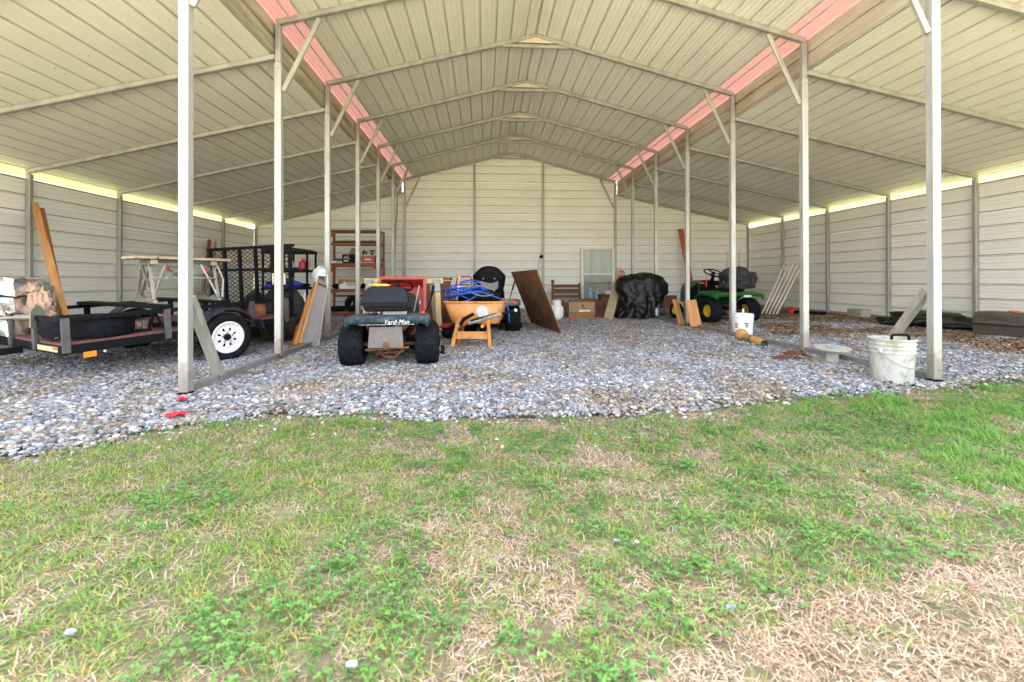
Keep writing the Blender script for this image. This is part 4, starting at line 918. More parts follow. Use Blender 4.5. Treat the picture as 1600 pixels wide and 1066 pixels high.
for s in (-1,):
    for k in range(15):
        for j in range(3):
            x = -.22 + k * .030; z = .225 + j * .03 + (.014 if 3 < k < 11 and j == 0 else 0)
            sl.box((x, s * (.20 - (z - .175) * .33 + .001), z), (.007, .012, .022), r=(-18 * s, 18 if k < 7 else -18, 0))
tag(sl.build('vent_slots', M_ink, cr), kind='stuff')
dr = MB()
for k in range(11): dr.tube([(.30, -.15 + k * .03, .03), (.30, -.15 + k * .03 * .98, .30)], .0028, 5)
for k in range(10): dr.tube([(.30, -.16, .04 + k * .028), (.30, .16, .04 + k * .028)], .0028, 5)
dr.build('wire_door', M_ink, cr); loft([cs(.285, .37, .015, .33, .9), cs(.29, .37, .015, .33, .9)]).build('door_frame', M_ink, cr)
tag(lump('orange_rag', M_oran, cr, (.05, .02, .352), (.14, .08, .04), 3, 2), None)
o = lump('black_tarp', M_tarp, None, (0, 0, 0), (.8, 1.2, .34), 21, 4, .5, loc=(6.35, 3.2, .15), freq=2.6); o.rotation_euler = (0, 0, .1); tag(o, 'crumpled black tarp heaped by the right wall behind the front post', 'tarp')
tg = thing('tool_bag', 'long low black tool case with a red jacket on it by the right wall', 'tool case', (6.25, 5.6, .1), -62)
mb = MB().box((0, 0, .05), (.62, .16, .085)).box((.28, 0, .085), (.06, .05, .03)); mb.build('case', M_black, tg, bevel=.02); lump('red_jacket', M_red, tg, (-.36, .0, .075), (.26, .22, .17), 8, 3, .35)

# leaning boards by the right wall
for k in range(5):
    plank_thing('white_board', ['narrow white painted board leaning in the fanned stack by the right wall, farthest left', 'second white board of the fanned stack leaning by the right wall', 'third white board of the fanned stack leaning by the right wall', 'fourth white board of the fanned stack leaning by the right wall', 'rightmost white board of the fanned stack leaning by the right wall'][k], 'board',
                (5.40 + k * .055, 5.95 - k * .04, .07), (6.34 + k * .075, 6.55 - k * .05, 1.16 + .012 * k), .15, .036, wood('whitewashed_%d' % k, (.66, .60, .49), (.42, .34, .26), 'Z'), (.56, .82, 0), 'white boards fanned out by the right wall')
for k in range(2):
    plank_thing('grey_board', ['wide weathered grey board leaning in the right corner behind the tractor', 'second grey board leaning in the right corner, its edge showing'][k], 'board', (5.55 + .14 * k, 6.95, .09), (5.98 + .17 * k, 7.7, 1.06), .20, .025, M_greyw, (1, 0, 0))
cg = thing('tomato_cage', 'thin wire plant cages standing in the right corner behind the tractor', 'wire cage', (5.55, 7.6, .08))
for s, ox in ((0, -.0), (1, .33)):
    for dx in (-.05, .05): MB().tube([(ox + dx * .4, dx, 0), (ox + dx, dx, 1.55)], .004, 5).build('wire', M_grey, cg)
    for z in (.5, .9, 1.15): MB().tube([(ox - .06, 0, z), (ox + .06, .05, z)], .003, 5).build('cross_wire', M_grey, cg)
plank_thing('tall_orange_board', 'tall orange-brown board leaning against the back wall behind the second right post', 'board', (5.10, 8.45, .09), (4.95, 9.0, 2.36), .15, .035, wood('orange_stain', (.42, .10, .025), (.33, .075, .02), 'Z'), (1, 0, 0))
plank_thing('short_fir_board', 'wide short fir board propped against the fourth right post, right-hand one', 'board', (3.0, 4.12, .035), (2.98, 4.30, .50), .19, .04, M_fir, (1, -.35, 0), 'fir boards propped at the post')
plank_thing('short_fir_board', 'short fir board leaning on the left side of the fourth right post', 'board', (2.90, 4.48, .035), (2.83, 4.62, .50), .17, .04, M_fir, (1, .9, 0), 'fir boards propped at the post')
o = MB().box((0, 0, 0), (.95, .03, .38)).build('brown_board', M_dwood, None, bevel=.004); o.location = (4.25, 8.75, .24); o.rotation_euler = (R(-12), 0, 0); tag(o, 'dark brown board standing on edge at the back wall between the cover and the tractor', 'board')

# ---------------------------------------------------------------- covered grill
gr = thing('covered_grill', 'grill under a crumpled black fabric cover beside the window', 'grill', (2.72, 6.15, 0), 0)
ns, nl = 120, 46; mb = MB()
for l in range(nl):
    v = l / (nl - 1)
    for k in range(ns):
        a = 2 * math.pi * k / ns; ca, sa = math.cos(a), math.sin(a)
        ex = (abs(ca) ** 2.6 + abs(sa) ** 2.6) ** (-1 / 2.6)
        f = min(v / .32, 1); rad = math.sin(f * math.pi / 2) ** .8
        below = max(0, (v - .32) / .68)
        ax = (.56 + (-.17 * below if ca > 0 else .03 * below - .10 * math.sin(below * 3.1))) * rad; ay = (.30 + .04 * below) * rad
        x, yy = ax * ex * ca, ay * ex * sa
        top = 1.02 - .27 * (f ** 3) - .16 * (f ** 1.5) * (.5 + .5 * ca) + .03 * math.sin(3 * x)
        bot = .03 + (.30 * max(0, ca) + .05 * math.sin(a * 5))
        z = top * (1 - below) + max(bot, .015) * below
        fold = (.05 * math.sin(a * 9 + v * 6 + 2 * noise.noise(Vector((x * 3, z * 3, 0)))) + .03 * math.sin(a * 17 + 2 + z * 5)) * (below + .15) + .05 * abs(noise.noise(Vector((x * 7 + z * 3, yy * 7, z * 4)))) + .03 * noise.noise(Vector((x * 5, yy * 5, z * 6))) + .022 * noise.noise(Vector((x * 13, yy * 13, z * 11)))
        mb.v.append((x * (1 + fold * 1.3) + .04 * (x > .4) * (v > .25) * (v < .5), yy * (1 + fold * 2.4), z + (.05 * noise.noise(Vector((x * 4, yy * 4, 3))) + .02 * noise.noise(Vector((x * 12, yy * 12, 5)))) * (1 - below * .7)))
mb.f = [(l * ns + k, l * ns + (k + 1) % ns, (l + 1) * ns + (k + 1) % ns, (l + 1) * ns + k) for l in range(nl - 1) for k in range(ns)]
mb.build('cover', M_tarp, gr, smooth=True, angle=False)
for x, y_ in ((-.35, -.2), (-.35, .2), (.32, -.2), (.32, .2)): MB().tube([(x, y_, .04), (x, y_, .7)], .016).build('leg', M_grey, gr)
MB().box((0, 0, .14), (.7, .42, .03)).tube([(.32, -.2, .05), (.62, -.24, .03)], .012).build('bottom_shelf', M_bsteel, gr)
MB().box((0, 0, .72), (.66, .42, .25)).build('firebox', M_bsteel, gr, bevel=.03)
MB().box((.26, -.26, .17), (.045, .01, .16)).build('side_label', M_wink, gr); lump('bright_rag', M_wplast, gr, (-.02, -.30, .20), (.09, .04, .13), 5, 2, .4, False)
for x in (-.08, .38): MB().lathe([(.001, -.02), (.055, -.02), (.06, 0), (.055, .02), (.001, .02)], 16, axis='Y').build('wheel', M_rubber, gr, loc=(x, -.24, .06))
plank_thing('beige_board', 'scuffed beige board leaning between the black cover and the cardboard box', 'board', (1.93, 5.98, .02), (2.42, 6.75, .93), .20, .03, mat('scuffed_beige', (.38, .31, .20), (.30, .24, .15), scale=6, rough=.7), (1, -.35, 0))
o = lump('bagged_figure', M_paper, None, (0, 0, 0), (.24, .2, .42), 31, 3, .3, loc=(2.50, 6.95, .95)); o.name = 'paper_bag'; tag(o, 'crumpled paper bag with red marks standing behind the black cover', 'paper bag')
for dz in (.12, .02): MB().box((0, -.08, dz), (.11, .06, .04)).build('red_mark', M_cedar, o)
MB().box((0, 0, -.55), (.3, .3, .62)).build('crate_under', M_dwood, o)

# ---------------------------------------------------------------- back wall group: window, bed parts, boxes
wn = thing('loose_window', 'white framed two-pane window standing against the back wall', 'window', (2.50, 9.03, .24), 0, rot=(-2, 0, 0))
Wf = mat('cream_vinyl', (.74, .70, .58), (.68, .64, .52), rough=.4)
for x in (-.455, .455): MB().box((x, 0, .79), (.075, .07, 1.58)).build('frame', Wf, wn, bevel=.006)
for z in (.04, 1.545): MB().box((0, 0, z), (.835, .07, .07)).build('frame', Wf, wn, bevel=.006)
MB().box((0, -.01, .80), (.835, .05, .055)).build('meeting_rail', Wf, wn, bevel=.004)
MB().box((0, .01, 1.17), (.835, .006, .69)).build('pane', M_glass, wn)
lo_ = MB().box((0, -.004, .425), (.835, .006, .70)).build('pane', M_glass, wn)
MB().box((0, .024, .425), (.835, .004, .70)).build('insect_screen', mat('dark_screen', (.10, .10, .085), (.07, .07, .06), rough=.9), wn)
def bottle(loc, label, s):
    t = thing('water_bottle', label, 'bottle', loc, 0, 'clear bottles in front of the window')
    MB().lathe([(.001, 0), (.07 * s, 0), (.075 * s, .02), (.075 * s, .07), (.068 * s, .09), (.076 * s, .13), (.072 * s, .18), (.035 * s, .24), (.022 * s, .26), (.022 * s, .28), (.001, .28)], 20).build('bottle_body', M_bottle, t, smooth=True)
    MB().lathe([(.001, .275), (.025 * s, .275), (.025 * s, .30), (.001, .30)], 16).build('cap', M_wplast, t); return t
bottle((2.18, 8.62, .33), 'clear water bottle at left in front of the dark lower window pane', 1); o = bottle((2.38, 8.62, .33), 'round blue-tinted bottle right of the clear water bottle', 1.15)
o = MB().box((0, 0, .165), (.95, .2, .33)).build('low_chest', M_dwood, None, bevel=.006); o.location = (2.32, 8.64, 0); tag(o, 'low dark brown chest under the window holding two bottles', 'chest')
hb = thing('bed_headboard', 'dark brown slatted bed headboard with a turned corner post at the back wall', 'headboard', (0, 0, 0))
MB().lathe([(.001, 0), (.04, 0), (.04, .62), (.028, .66), (.045, .70), (.03, .75), (.04, .78), (.05, .82), (.04, .87), (.001, .885)], 18).build('corner_post', M_cedarZ, hb, smooth=True, loc=(1.10, 8.5, 0))
MB().box((1.86, 8.6, .40), (.05, .05, .78)).build('end_post', M_dwoodZ, hb)
for z, h_ in ((.70, .08), (.565, .12), (.41, .08)): MB().box((1.48, 8.6, z), (.74, .03, h_)).build('slat', M_dwood, hb, bevel=.003)
MB().prism([(-.37, -.17), (.37, -.17), (.37, .10), (.28, .12), (.2, .05), (.1, .11), (0, .02), (-.1, .11), (-.2, .05), (-.28, .12), (-.37, .10)], .03).build('scalloped_panel', M_dwood, hb, loc=(1.48, 8.56, .22))
fb = thing('bed_footboard', 'dark brown arched footboard panel standing behind the cardboard box', 'footboard', (1.80, 7.3, 0), 0, rot=(-6, 0, 0))
arc = [(-.66, 0), (.70, 0), (.70, .16)] + [(.70 - 1.36 * k / 14, .16 + .26 * math.sin(math.pi * (k / 14)) ** .7) for k in range(1, 14)] + [(-.66, .16)]
MB().prism(arc, .04).build('panel', M_dwood, fb, bevel=.006); MB().box((0.02, -.03, .05), (1.3, .03, .09)).build('lower_rail', M_cedar, fb, bevel=.003)
o = MB().prism([(0, 0), (.30, .02), (.32, .07), (.24, .06), (.18, .10), (.10, .05), (0, .12)], .02).build('scalloped_paper', M_wplast, None); o.location = (2.33, 7.24, .30); tag(o, 'white scalloped board on top of the footboard right of the bottles', 'board')
ns_ = thing('nightstand', 'small dark reddish nightstand with a white box on top, left of the black cover', 'nightstand', (2.42, 7.75, 0), 0)
MB().box((0, 0, .24), (.42, .34, .46)).build('carcass', M_dwoodZ, ns_, bevel=.004); MB().box((0, 0, .485), (.46, .38, .03)).build('top', M_dwood, ns_, bevel=.004); MB().box((0, -.178, .32), (.36, .014, .2)).build('drawer', M_cedar, ns_, bevel=.003)
o = MB().box((0, 0, .05), (.30, .22, .09)).build('white_box', M_wplast, None, bevel=.004); o.location = (2.50, 7.7, .50); tag(o, 'flat white box lying on the small nightstand', 'box')
rk = thing('copper_rail', 'thin copper-brown rail frame in front of the window pane', 'rail', (0, 0, 0))
MB().tube([(2.05, 8.42, .77), (2.82, 8.3, .79)], .011).build('rail', M_cedar, rk); MB().tube([(2.82, 8.3, .79), (2.82, 8.3, .0)], .013).build('upright', M_cedarZ, rk); MB().tube([(2.62, 8.32, .79), (2.62, 8.32, .0)], .010).build('upright', M_cedarZ, rk)
cx = thing('cardboard_box', 'brown cardboard box with teal and white tape in front of the bed parts', 'box', (1.40, 6.37, 0), -2)
bx_ = MB().box((0, 0, .19), (.58, .36, .375)).build('carton', M_card, cx, bevel=.004)
MB().box((0, -.183, .09), (.582, .005, .16)).build('lower_panel', M_card2, cx); MB().box((0, -.183, .185), (.582, .007, .042)).build('teal_tape', M_teal, cx); MB().box((.06, -.188, .185), (.24, .004, .040)).build('white_tape', M_wink, cx)
mk = MB().box((.02, -.183, .30), (.03, .004, .05)).box((.05, -.183, .255), (.09, .004, .012), r=(0, 30, 0)).box((-.23, -.183, .26), (.01, .004, .06)); mk.build('printed_mark', M_ink, cx)
tag(lump('rusty_debris', M_rust, None, (0, 0, 0), (.35, .25, .12), 2, 3, .4, loc=(1.92, 6.5, .04)), 'small rusty debris on the gravel right of the cardboard box', 'debris')
wk = thing('wicker_band', 'curved wicker edge leaning left of the cardboard box', 'wicker', (0, 0, 0)); pp = [(1.02 + .42 * (k / 13), 6.62 - .05 * k / 13, .03 + .36 * (k / 13) ** .75) for k in range(14)]
for k in range(13): MB().bar(pp[k], pp[k + 1], .10, .035, (0, .5, 1)).build('weave', M_wick if k % 2 else M_card, wk, bevel=.008)
o = MB().bar((-3.20, 8.15, .01), (-3.20, 9.03, 3.55), .04, .04, (0, 1, 0)).build('leaning_pole', M_steel, None); tag(o, 'thin steel pole leaning against the back left corner of the centre aisle', 'pole')
hk = thing('wall_lamp', 'small black lamp with hanging cord on the back wall post', 'lamp', (.86, 9.07, 1.55)); lump('lamp_head', M_black, hk, (0, 0, 0), (.12, .1, .1), 2, 2, .2, False); MB().tube([(-.03, 0, -.02), (-.10, 0, -.25), (-.09, .02, -1.0)], .005).build('cord', M_black, hk)
hk = thing('post_hook', 'black curved hook fixed to the left back wall post', 'hook', (-1.02, 9.03, 1.02)); MB().tube([(0, 0, .08), (.08, -.02, .10), (.20, -.03, .06), (.28, -.03, .07)], .014).build('hook_arm', M_black, hk, smooth=True)
# ---------------------------------------------------------------- utility trailer in the left bay
tl = thing('utility_trailer', 'black utility trailer with plank deck, mesh gate and white wheel in the left bay', 'trailer', (-3.6, 1.5, 0), rot=(0, -2.6, 59.3))
TW0, TW1, TX0, TX1 = .08, 1.85, -1.28, .85
TM = Matrix.Translation((-3.6, 1.5, 0)) @ Euler((0, R(-2.6), R(59.3))).to_matrix().to_4x4()
def tw(x, y, z): return tuple(TM @ Vector((x, y, z)))
TRZ = 59.3
for y in (TW0 + .02, TW1 - .02): MB().box(((TX0 + TX1) / 2, y, .345), (TX1 - TX0, .04, .075)).build('side_beam', M_bsteel, tl, bevel=.004)
for x in (TX0 + .02, TX1 - .02): MB().box((x, (TW0 + TW1) / 2, .345), (.04, TW1 - TW0 - .08, .075)).build('end_beam', M_bsteel, tl, bevel=.004)
nb = 9; bw = (TW1 - TW0 - .1) / nb
for k in range(nb): MB().box(((TX0 + TX1) / 2, TW0 + .05 + bw * (k + .5), .386 + .002 * (k % 2)), (TX1 - TX0 - .03, bw - .006, .03)).build('deck_board', M_deck, tl)
for x in (-.8, -.2, .4): MB().box((x, (TW0 + TW1) / 2, .33), (.04, TW1 - TW0 - .1, .05)).build('cross_member', M_bsteel, tl)
for y in (TW0 + .016, TW1 - .016): MB().box(((TX0 + TX1) / 2, y, .605), (TX1 - TX0, .04, .04)).build('top_rail', M_bsteel, tl, bevel=.004)
MB().box((TX0 + .016, (TW0 + TW1) / 2, .607), (.04, TW1 - TW0 - .06, .04)).build('top_rail', M_bsteel, tl, bevel=.004)
M_stake = mat('scuffed_steel_stake', (.10, .10, .095), (.06, .06, .06), scale=9, rough=.5, metal=.3)
for x in (TX0 + .03, -.50, .36, TX1 - .05):
    for y in (TW0 - .004, TW1 + .004): MB().box((x, y, .47), (.055, .03, .30)).build('stake', M_stake if y < 1 else M_bsteel, tl, bevel=.004)
for y in (.62, 1.2): MB().box((TX0 - .004, y, .47), (.03, .055, .30)).build('stake', M_stake, tl, bevel=.004)
# wheels, fenders
def trailer_wheel(y, s):
    r = .262; t = inst(tyre_mesh('tyre', r, .165, .135, 44), 'wheel', tl, (0, y, r), (0, 0, 90 * s - 0)); t.rotation_euler = (0, 0, R(-90 * s)); t.data.materials.append(M_rubber)
    # local +x now points outwards (-y of the trailer for the near one)
    pr = [(.170, -.055), (.172, .050), (.160, .054), (.152, .036), (.118, .018)]
    MB().lathe(pr, 48, axis='X').build('rim', M_white, t, smooth=True, angle=30)
    # disc with 8 ventilation holes
    import bmesh
    mb = MB(); n = 48; holes = 8
    rings = [.118, .104, .070, .038]; xs = [.018, .024, .030, .030]
    for q, (rr, xx) in enumerate(zip(rings, xs)):
        for k in range(n): a = 2 * math.pi * k / n; mb.v.append((xx, rr * math.cos(a), rr * math.sin(a)))
    for q in range(3):
        for k in range(n):
            if q == 1 and (k % 6) in (2, 3): continue
            mb.f.append((q * n + k, q * n + (k + 1) % n, (q + 1) * n + (k + 1) % n, (q + 1) * n + k))
    d = mb.build('spoke_disc', M_white, t, smooth=True); sd = d.modifiers.new('thick', 'SOLIDIFY'); sd.thickness = .004
    MB().lathe([(.001, .065), (.024, .062), (.030, .05), (.032, .03), (.04, .026), (.04, .0)], 20, axis='X').build('hub', M_bsteel, t, smooth=True)
    MB().lathe([(.001, -.02), (.15, -.02), (.155, -.01)], 24, axis='X').build('brake_dark_disc', M_bsteel, t)
    for k in range(5):
        a = 2 * math.pi * k / 5 + .3; MB().lathe([(.001, .044), (.008, .043), (.009, .03)], 6, axis='X').build('lug_nut', M_grey, t, loc=(0, .055 * math.cos(a), .055 * math.sin(a)))
    return t
trailer_wheel(-.015, 1); trailer_wheel(TW1 + .095, -1)
for y0_ in (-.10, TW1 + .015):
    mb = MB(); n = 15; A_ = [(-.40, .30), (-.36, .42)] + [(-.31 * math.cos(a), .262 + .325 * math.sin(a)) for a in [R(30 + 10 * k) for k in range(13)]] + [(.36, .42), (.40, .30)]
    for x, z in A_: mb.v += [(x, y0_, z), (x, y0_ + .19, z)]
    mb.f = [(2 * k, 2 * k + 1, 2 * k + 3, 2 * k + 2) for k in range(len(A_) - 1)]
    # side lip
    n0 = len(mb.v)
    for x, z in A_: mb.v += [(x, y0_, z), (x * .95, y0_, .262 + (z - .262) * .93)]
    mb.f += [(n0 + 2 * k, n0 + 2 * k + 1, n0 + 2 * k + 3, n0 + 2 * k + 2) for k in range(len(A_) - 1)]
    o = mb.build('fender', mat('navy_black_fender', (.012, .018, .03), (.02, .025, .035), rough=.35) if y0_ < 0 else bpy.data.materials['navy_black_fender'], tl); o.modifiers.new('thick', 'SOLIDIFY').thickness = .004
MB().tube([(0, -.05, .262), (0, TW1 + .1, .262)], .025).build('axle', M_bsteel, tl)
for y in (.12, TW1 - .06): MB().box((0, y, .29), (.6, .05, .03)).build('leaf_spring', M_rust, tl)
MB().box((-1.10, .075, .285), (.085, .025, .05)).build('side_marker', M_amber, tl, bevel=.004); MB().box((-1.0, .07, .295), (.015, .02, .015)).build('marker_bolt', M_wink, tl)
MB().box((TX0 - .003, .36, .35), (.004, .42, .045)).build('deck_sticker', mat('pale_yellow_sticker', (.55, .50, .28), (.45, .40, .25), scale=20, rough=.6), tl); MB().box((TX0 - .006, .19, .36), (.003, .08, .018)).build('orange_print', M_oran, tl)
# tongue
MB().bar((TX0, (TW0 + TW1) / 2, .30), (TX0 - .95, (TW0 + TW1) / 2, .30), .07, .06).build('tongue_beam', M_bsteel, tl)
MB().box((TX0 - 1.02, (TW0 + TW1) / 2, .32), (.22, .07, .06)).build('coupler', M_bsteel, tl, bevel=.01)
# gate
gx = TX1 + .04; gt = 1.285
for z in (.40, gt): MB().box((gx, (TW0 + TW1) / 2, z), (.04, TW1 - TW0 + .12, .04)).build('gate_bar', M_bsteel, tl, bevel=.004)
MB().box((gx, (TW0 + TW1) / 2, .985), (.035, TW1 - TW0, .035)).build('gate_bar', M_bsteel, tl)
for k in range(6): MB().box((gx, TW0 + .01 + (TW1 - TW0 - .02) * k / 5, (gt + .4) / 2), (.036, .045, gt - .44)).build('gate_upright', M_bsteel, tl, bevel=.004)
mb = MB(); hh = gt - .42; ww = TW1 - TW0; stp = .062
for s in (-1, 1):
    k = -hh * 2.2
    while k < ww:
        a = max(0, k) if True else 0; pts2 = []
        # line y = k + (z)*2.2 for s=1 ; mirrored for s=-1
        z_a, z_b = 0, hh; ya, yb = k, k + hh * 2.2
        if ya < 0: z_a = -ya / 2.2; ya = 0
        if yb > ww: z_b = (ww - k) / 2.2; yb = ww
        if z_b > z_a:
            f = (lambda q: TW0 + q) if s > 0 else (lambda q: TW1 - q)
            mb.bar((gx - .004 * s, f(ya), .41 + z_a), (gx - .004 * s, f(yb), .41 + z_b), .004, .007, (1, 0, 0))
        k += stp * 2
mb.build('gate_mesh', M_bsteel, tl)
MB().box((gx - .035, TW0 + .20, .86), (.008, .26, .145)).build('blank_plate', mat('cream_plate', (.66, .64, .50), (.60, .58, .45), rough=.5), tl, bevel=.01)
for yy, zz in ((.11, .91), (.11, .81), (.29, .91), (.29, .81)): MB().lathe([(.001, 0), (.008, 0), (.008, .004)], 8, axis='X').build('plate_bolt', M_ink, tl, loc=(gx - .044, TW0 + yy, zz))
MB().box((gx - .04, TW0 + .07, .98), (.03, .5, .05)).build('plate_bracket', M_bsteel, tl)
jk = thing('trailer_jack', 'grey metal screw jack with rounded plate and T-handle on the front trailer rail', 'jack', tw(TX0 + .02, .62, .61), TRZ)
mb = MB(); mb.prism([(-.07, -.09), (.07, -.09), (.075, 0), (.06, .07), (.02, .10), (-.03, .10), (-.07, .06)], .012, plane='YZ'); mb.build('plate', mat('drab_steel', (.22, .22, .17), (.17, .17, .13), rough=.5), jk, bevel=.004, rot=(0, 0, -55))
MB().tube([(-.02, .0, .0), (-.10, .12, .0)], .03, 12).tube([(-.10, .12, .0), (-.17, .22, -.005)], .016, 10).build('screw', M_alum, jk, smooth=True); MB().tube([(-.14, .18, -.02), (-.17, .24, .13)], .010, 8).build('t_handle', M_alum, jk, smooth=True)
# things on the trailer
sp_t = thing('spare_tyre', 'black car tyre lying flat on the trailer deck by the front corner', 'tyre', tw(-.98, .42, .405), TRZ)
MB().lathe([(r, z + .10) for r, z in tyre_profile(.325, .20, .19)], 44, close=True).build('casing', M_rubber, sp_t, smooth=True)
for k in range(3): MB().lathe([(.3225 + (.002 if k == 1 else .001), .068 + k * .03), (.3275, .070 + k * .03), (.3275, .082 + k * .03), (.3225, .084 + k * .03)], 44).build('tread_rib', M_rubber, sp_t)
plank_thing('amber_beam', 'tall honey-coloured timber beam leaning from the trailer against the left wall', 'beam', tw(-.88, 1.20, .40), (-6.98, 2.98, 1.90), .15, .05, M_firY if False else M_fir, (.75, -.66, 0), 'timbers leaning on the left wall')
plank_thing('amber_beam', 'second timber just behind the tall honey-coloured one, darker and slightly shorter', 'beam', tw(-.86, 1.31, .40), (-6.98, 3.07, 1.86), .10, .05, wood('amber_dark', (.36, .15, .05), (.27, .11, .035), 'Z'), (.75, -.66, 0), 'timbers leaning on the left wall')
fo = thing('foil_bundle', 'bundle of silver foil insulation tied with black straps at the front of the trailer', 'insulation', tw(-1.25, 1.50, .41), TRZ - 60)
import bmesh as _bm
def crumple_box(name, m, parent, c, d, seed, amp=.02, cuts=9, loc=None):
    bm = _bm.new(); _bm.ops.create_cube(bm, size=1); _bm.ops.subdivide_edges(bm, edges=bm.edges, cuts=cuts, use_grid_fill=True)
    me = bpy.data.meshes.new(name)
    for v in bm.verts:
        v.co = Vector((c[0] + v.co.x * d[0], c[1] + v.co.y * d[1], c[2] + v.co.z * d[2]))
        v.co += Vector((noise.noise(v.co * 7 + Vector((seed, 0, 0))), noise.noise(v.co * 7 + Vector((0, seed, 0))), noise.noise(v.co * 7 + Vector((0, 0, seed))))) * amp * 2
    bm.to_mesh(me); bm.free(); me.materials.append(m); o = bpy.data.objects.new(name, me); COL.objects.link(o); o.parent = parent
    return o
for k, (z, h_) in enumerate(((.09, .18), (.275, .18), (.46, .18))): crumple_box('foil_roll', M_foil, fo, (0, 0, z), (.52, .34, h_), k * 5 + 1, .022)
for z in (.18, .37): MB().tube([(-.27, -.185, z), (-.1, -.195, z - .01), (.05, -.19, z + .015), (.27, -.185, z), (.285, 0, z + .01), (.27, .185, z)], .009, 6).build('strap', M_ink, fo)
for q in (-.14, .02, .18): MB().bar((q - .05, -.20, .15), (q + .05, -.20, .22), .016, .006, (0, 1, 0)).bar((q - .05, -.20, .22), (q + .05, -.20, .15), .016, .006, (0, 1, 0)).build('strap_twist', M_ink, fo)
o = crumple_box('olive_sheet', mat('drab_sheet', (.22, .22, .17), (.15, .15, .12), rough=.6), fo, (.265, .12, .27), (.03, .16, .40), 4, .015)
o = thing('cardboard_tube', 'brown cardboard tube leaning beside the crumpled kraft paper on the trailer', 'tube', (0, 0, 0)); MB().tube([tw(-.93, 1.24, .42), tw(-1.05, 1.42, .94)], .055, 18).build('shell', mat('dark_kraft', (.17, .11, .075), (.13, .085, .06), rough=.8), o, smooth=True)
kp = lump('kraft_paper', M_paper, None, (0, 0, 0), (.20, .18, .42), 17, 4, .75, loc=tw(-1.08, 1.22, .60), freq=5.5); kp.data.polygons.foreach_set('use_smooth', [False] * len(kp.data.polygons)); tag(kp, 'crumpled pinkish kraft paper beside the foil bundle on the trailer', 'paper')
lump('torn_top', M_paper, kp, (-.06, 0, .25), (.10, .1, .11), 6, 3, .7, freq=6)
# folding workbench on two dark boards laid across the rails
for k, x in enumerate((-.52, .05)):
    o = MB().box((0, 0, 0), (.13, 1.8, .035)).build('cross_board', M_bsteel, None, bevel=.003); o.location = tw(x, .965, .645); o.rotation_euler = TM.to_euler(); tag(o, ['black board laid across the trailer rails under the left feet of the workbench', 'black board laid across the trailer rails under the right feet of the workbench'][k], 'board')
wk_ = thing('folding_workbench', 'rusty folding workbench with paint-spattered top standing on the trailer rails', 'workbench', tw(-.24, .385, .668), TRZ - 6)
for y, m in ((-.10, M_paint), (.10, M_paint)):
    for a, b in ((-.44, -.25), (-.24, .44)): MB().box(((a + b) / 2, y, .455), (b - a - .006, .17, .028)).build('top_slab', m, wk_, bevel=.004)
MB().box((0, 0, .425), (.70, .05, .03)).box((-.27, 0, .41), (.06, .34, .05)).box((.27, 0, .41), (.06, .34, .05)).build('top_frame', M_alum, wk_, bevel=.004)
for s in (-1, 1):
    x = s * .29
    MB().prism([(-.27, .0), (.27, .0), (.26, .035), (.10, .065), (.03, .035), (-.03, .035), (-.10, .065), (-.26, .03)], .035, plane='YZ').build('foot_casting', M_alum, wk_, loc=(x, 0, 0), bevel=.004)
    MB().bar((x, -.22, .03), (x, -.10, .40), .03, .02).bar((x, .22, .03), (x, .10, .40), .03, .02).bar((x, -.22, .05), (x, .12, .39), .026, .014).bar((x, .15, .03), (x, -.13, .39), .026, .014).build('side_leg', M_alum, wk_, bevel=.003)
MB().bar((-.29, -.20, .06), (-.16, -.12, .40), .03, .02).bar((.29, -.20, .06), (.16, -.12, .40), .03, .02).bar((-.29, .2, .06), (.1, .12, .39), .024, .016).bar((.29, .2, .06), (-.1, .12, .39), .024, .016).bar((-.29, -.17, .25), (.29, -.17, .25), .03, .014).build('brace', M_grey, wk_, bevel=.003)
MB().bar((.33, -.22, .04), (.36, -.17, .24), .02, .014).bar((.36, -.17, .24), (.31, -.14, .40), .02, .014).build('bent_strut', M_alum, wk_); MB().box((.20, -.13, .33), (.05, .02, .05)).build('red_clamp', M_red, wk_, bevel=.01); MB().box((-.12, -.06, .35), (.03, .02, .06)).build('red_clamp', M_red, wk_, bevel=.01)
MB().box((.18, -.02, .35), (.22, .02, .10)).build('shelf_plate', M_grey, wk_)
sw = thing('corded_saw', 'small black and grey corded saw motor lying on the trailer deck', 'power tool', tw(-.72, .33, .405), TRZ + 8)
MB().tube([(-.07, 0, .055), (.09, 0, .06)], .045, 16).build('motor', M_grey, sw, smooth=True); MB().box((.0, -.048, .062), (.10, .006, .04)).build('red_label', M_red, sw); MB().box((-.02, -.06, .015), (.36, .05, .02)).box((.02, .05, .015), (.32, .04, .02)).build('base_bar', M_bsteel, sw, bevel=.004)
MB().tube([(-.1, 0, .05), (-.17, .01, .09), (-.22, .0, .06), (-.20, -.02, .02)], .014).build('handle', M_black, sw, smooth=True); MB().tube([(-.2, 0, .03), (-.3, -.05, .01), (-.42, -.02, .03), (-.55, .0, .01)], .005, 6).build('power_cord', M_grey, sw); MB().box((.13, 0, .06), (.05, .08, .09)).build('gearbox', M_alum, sw, bevel=.01)
ax = thing('axle_stand', 'pair of black steel stand legs next to the corded saw on the trailer', 'stand', tw(-.50, .34, .405), TRZ); MB().bar((-.05, 0, 0), (0, 0, .17), .035, .02).bar((.07, -.02, 0), (.01, 0, .17), .035, .02).box((.0, 0, .17), (.06, .05, .02)).build('stand_leg', M_bsteel, ax, bevel=.004)
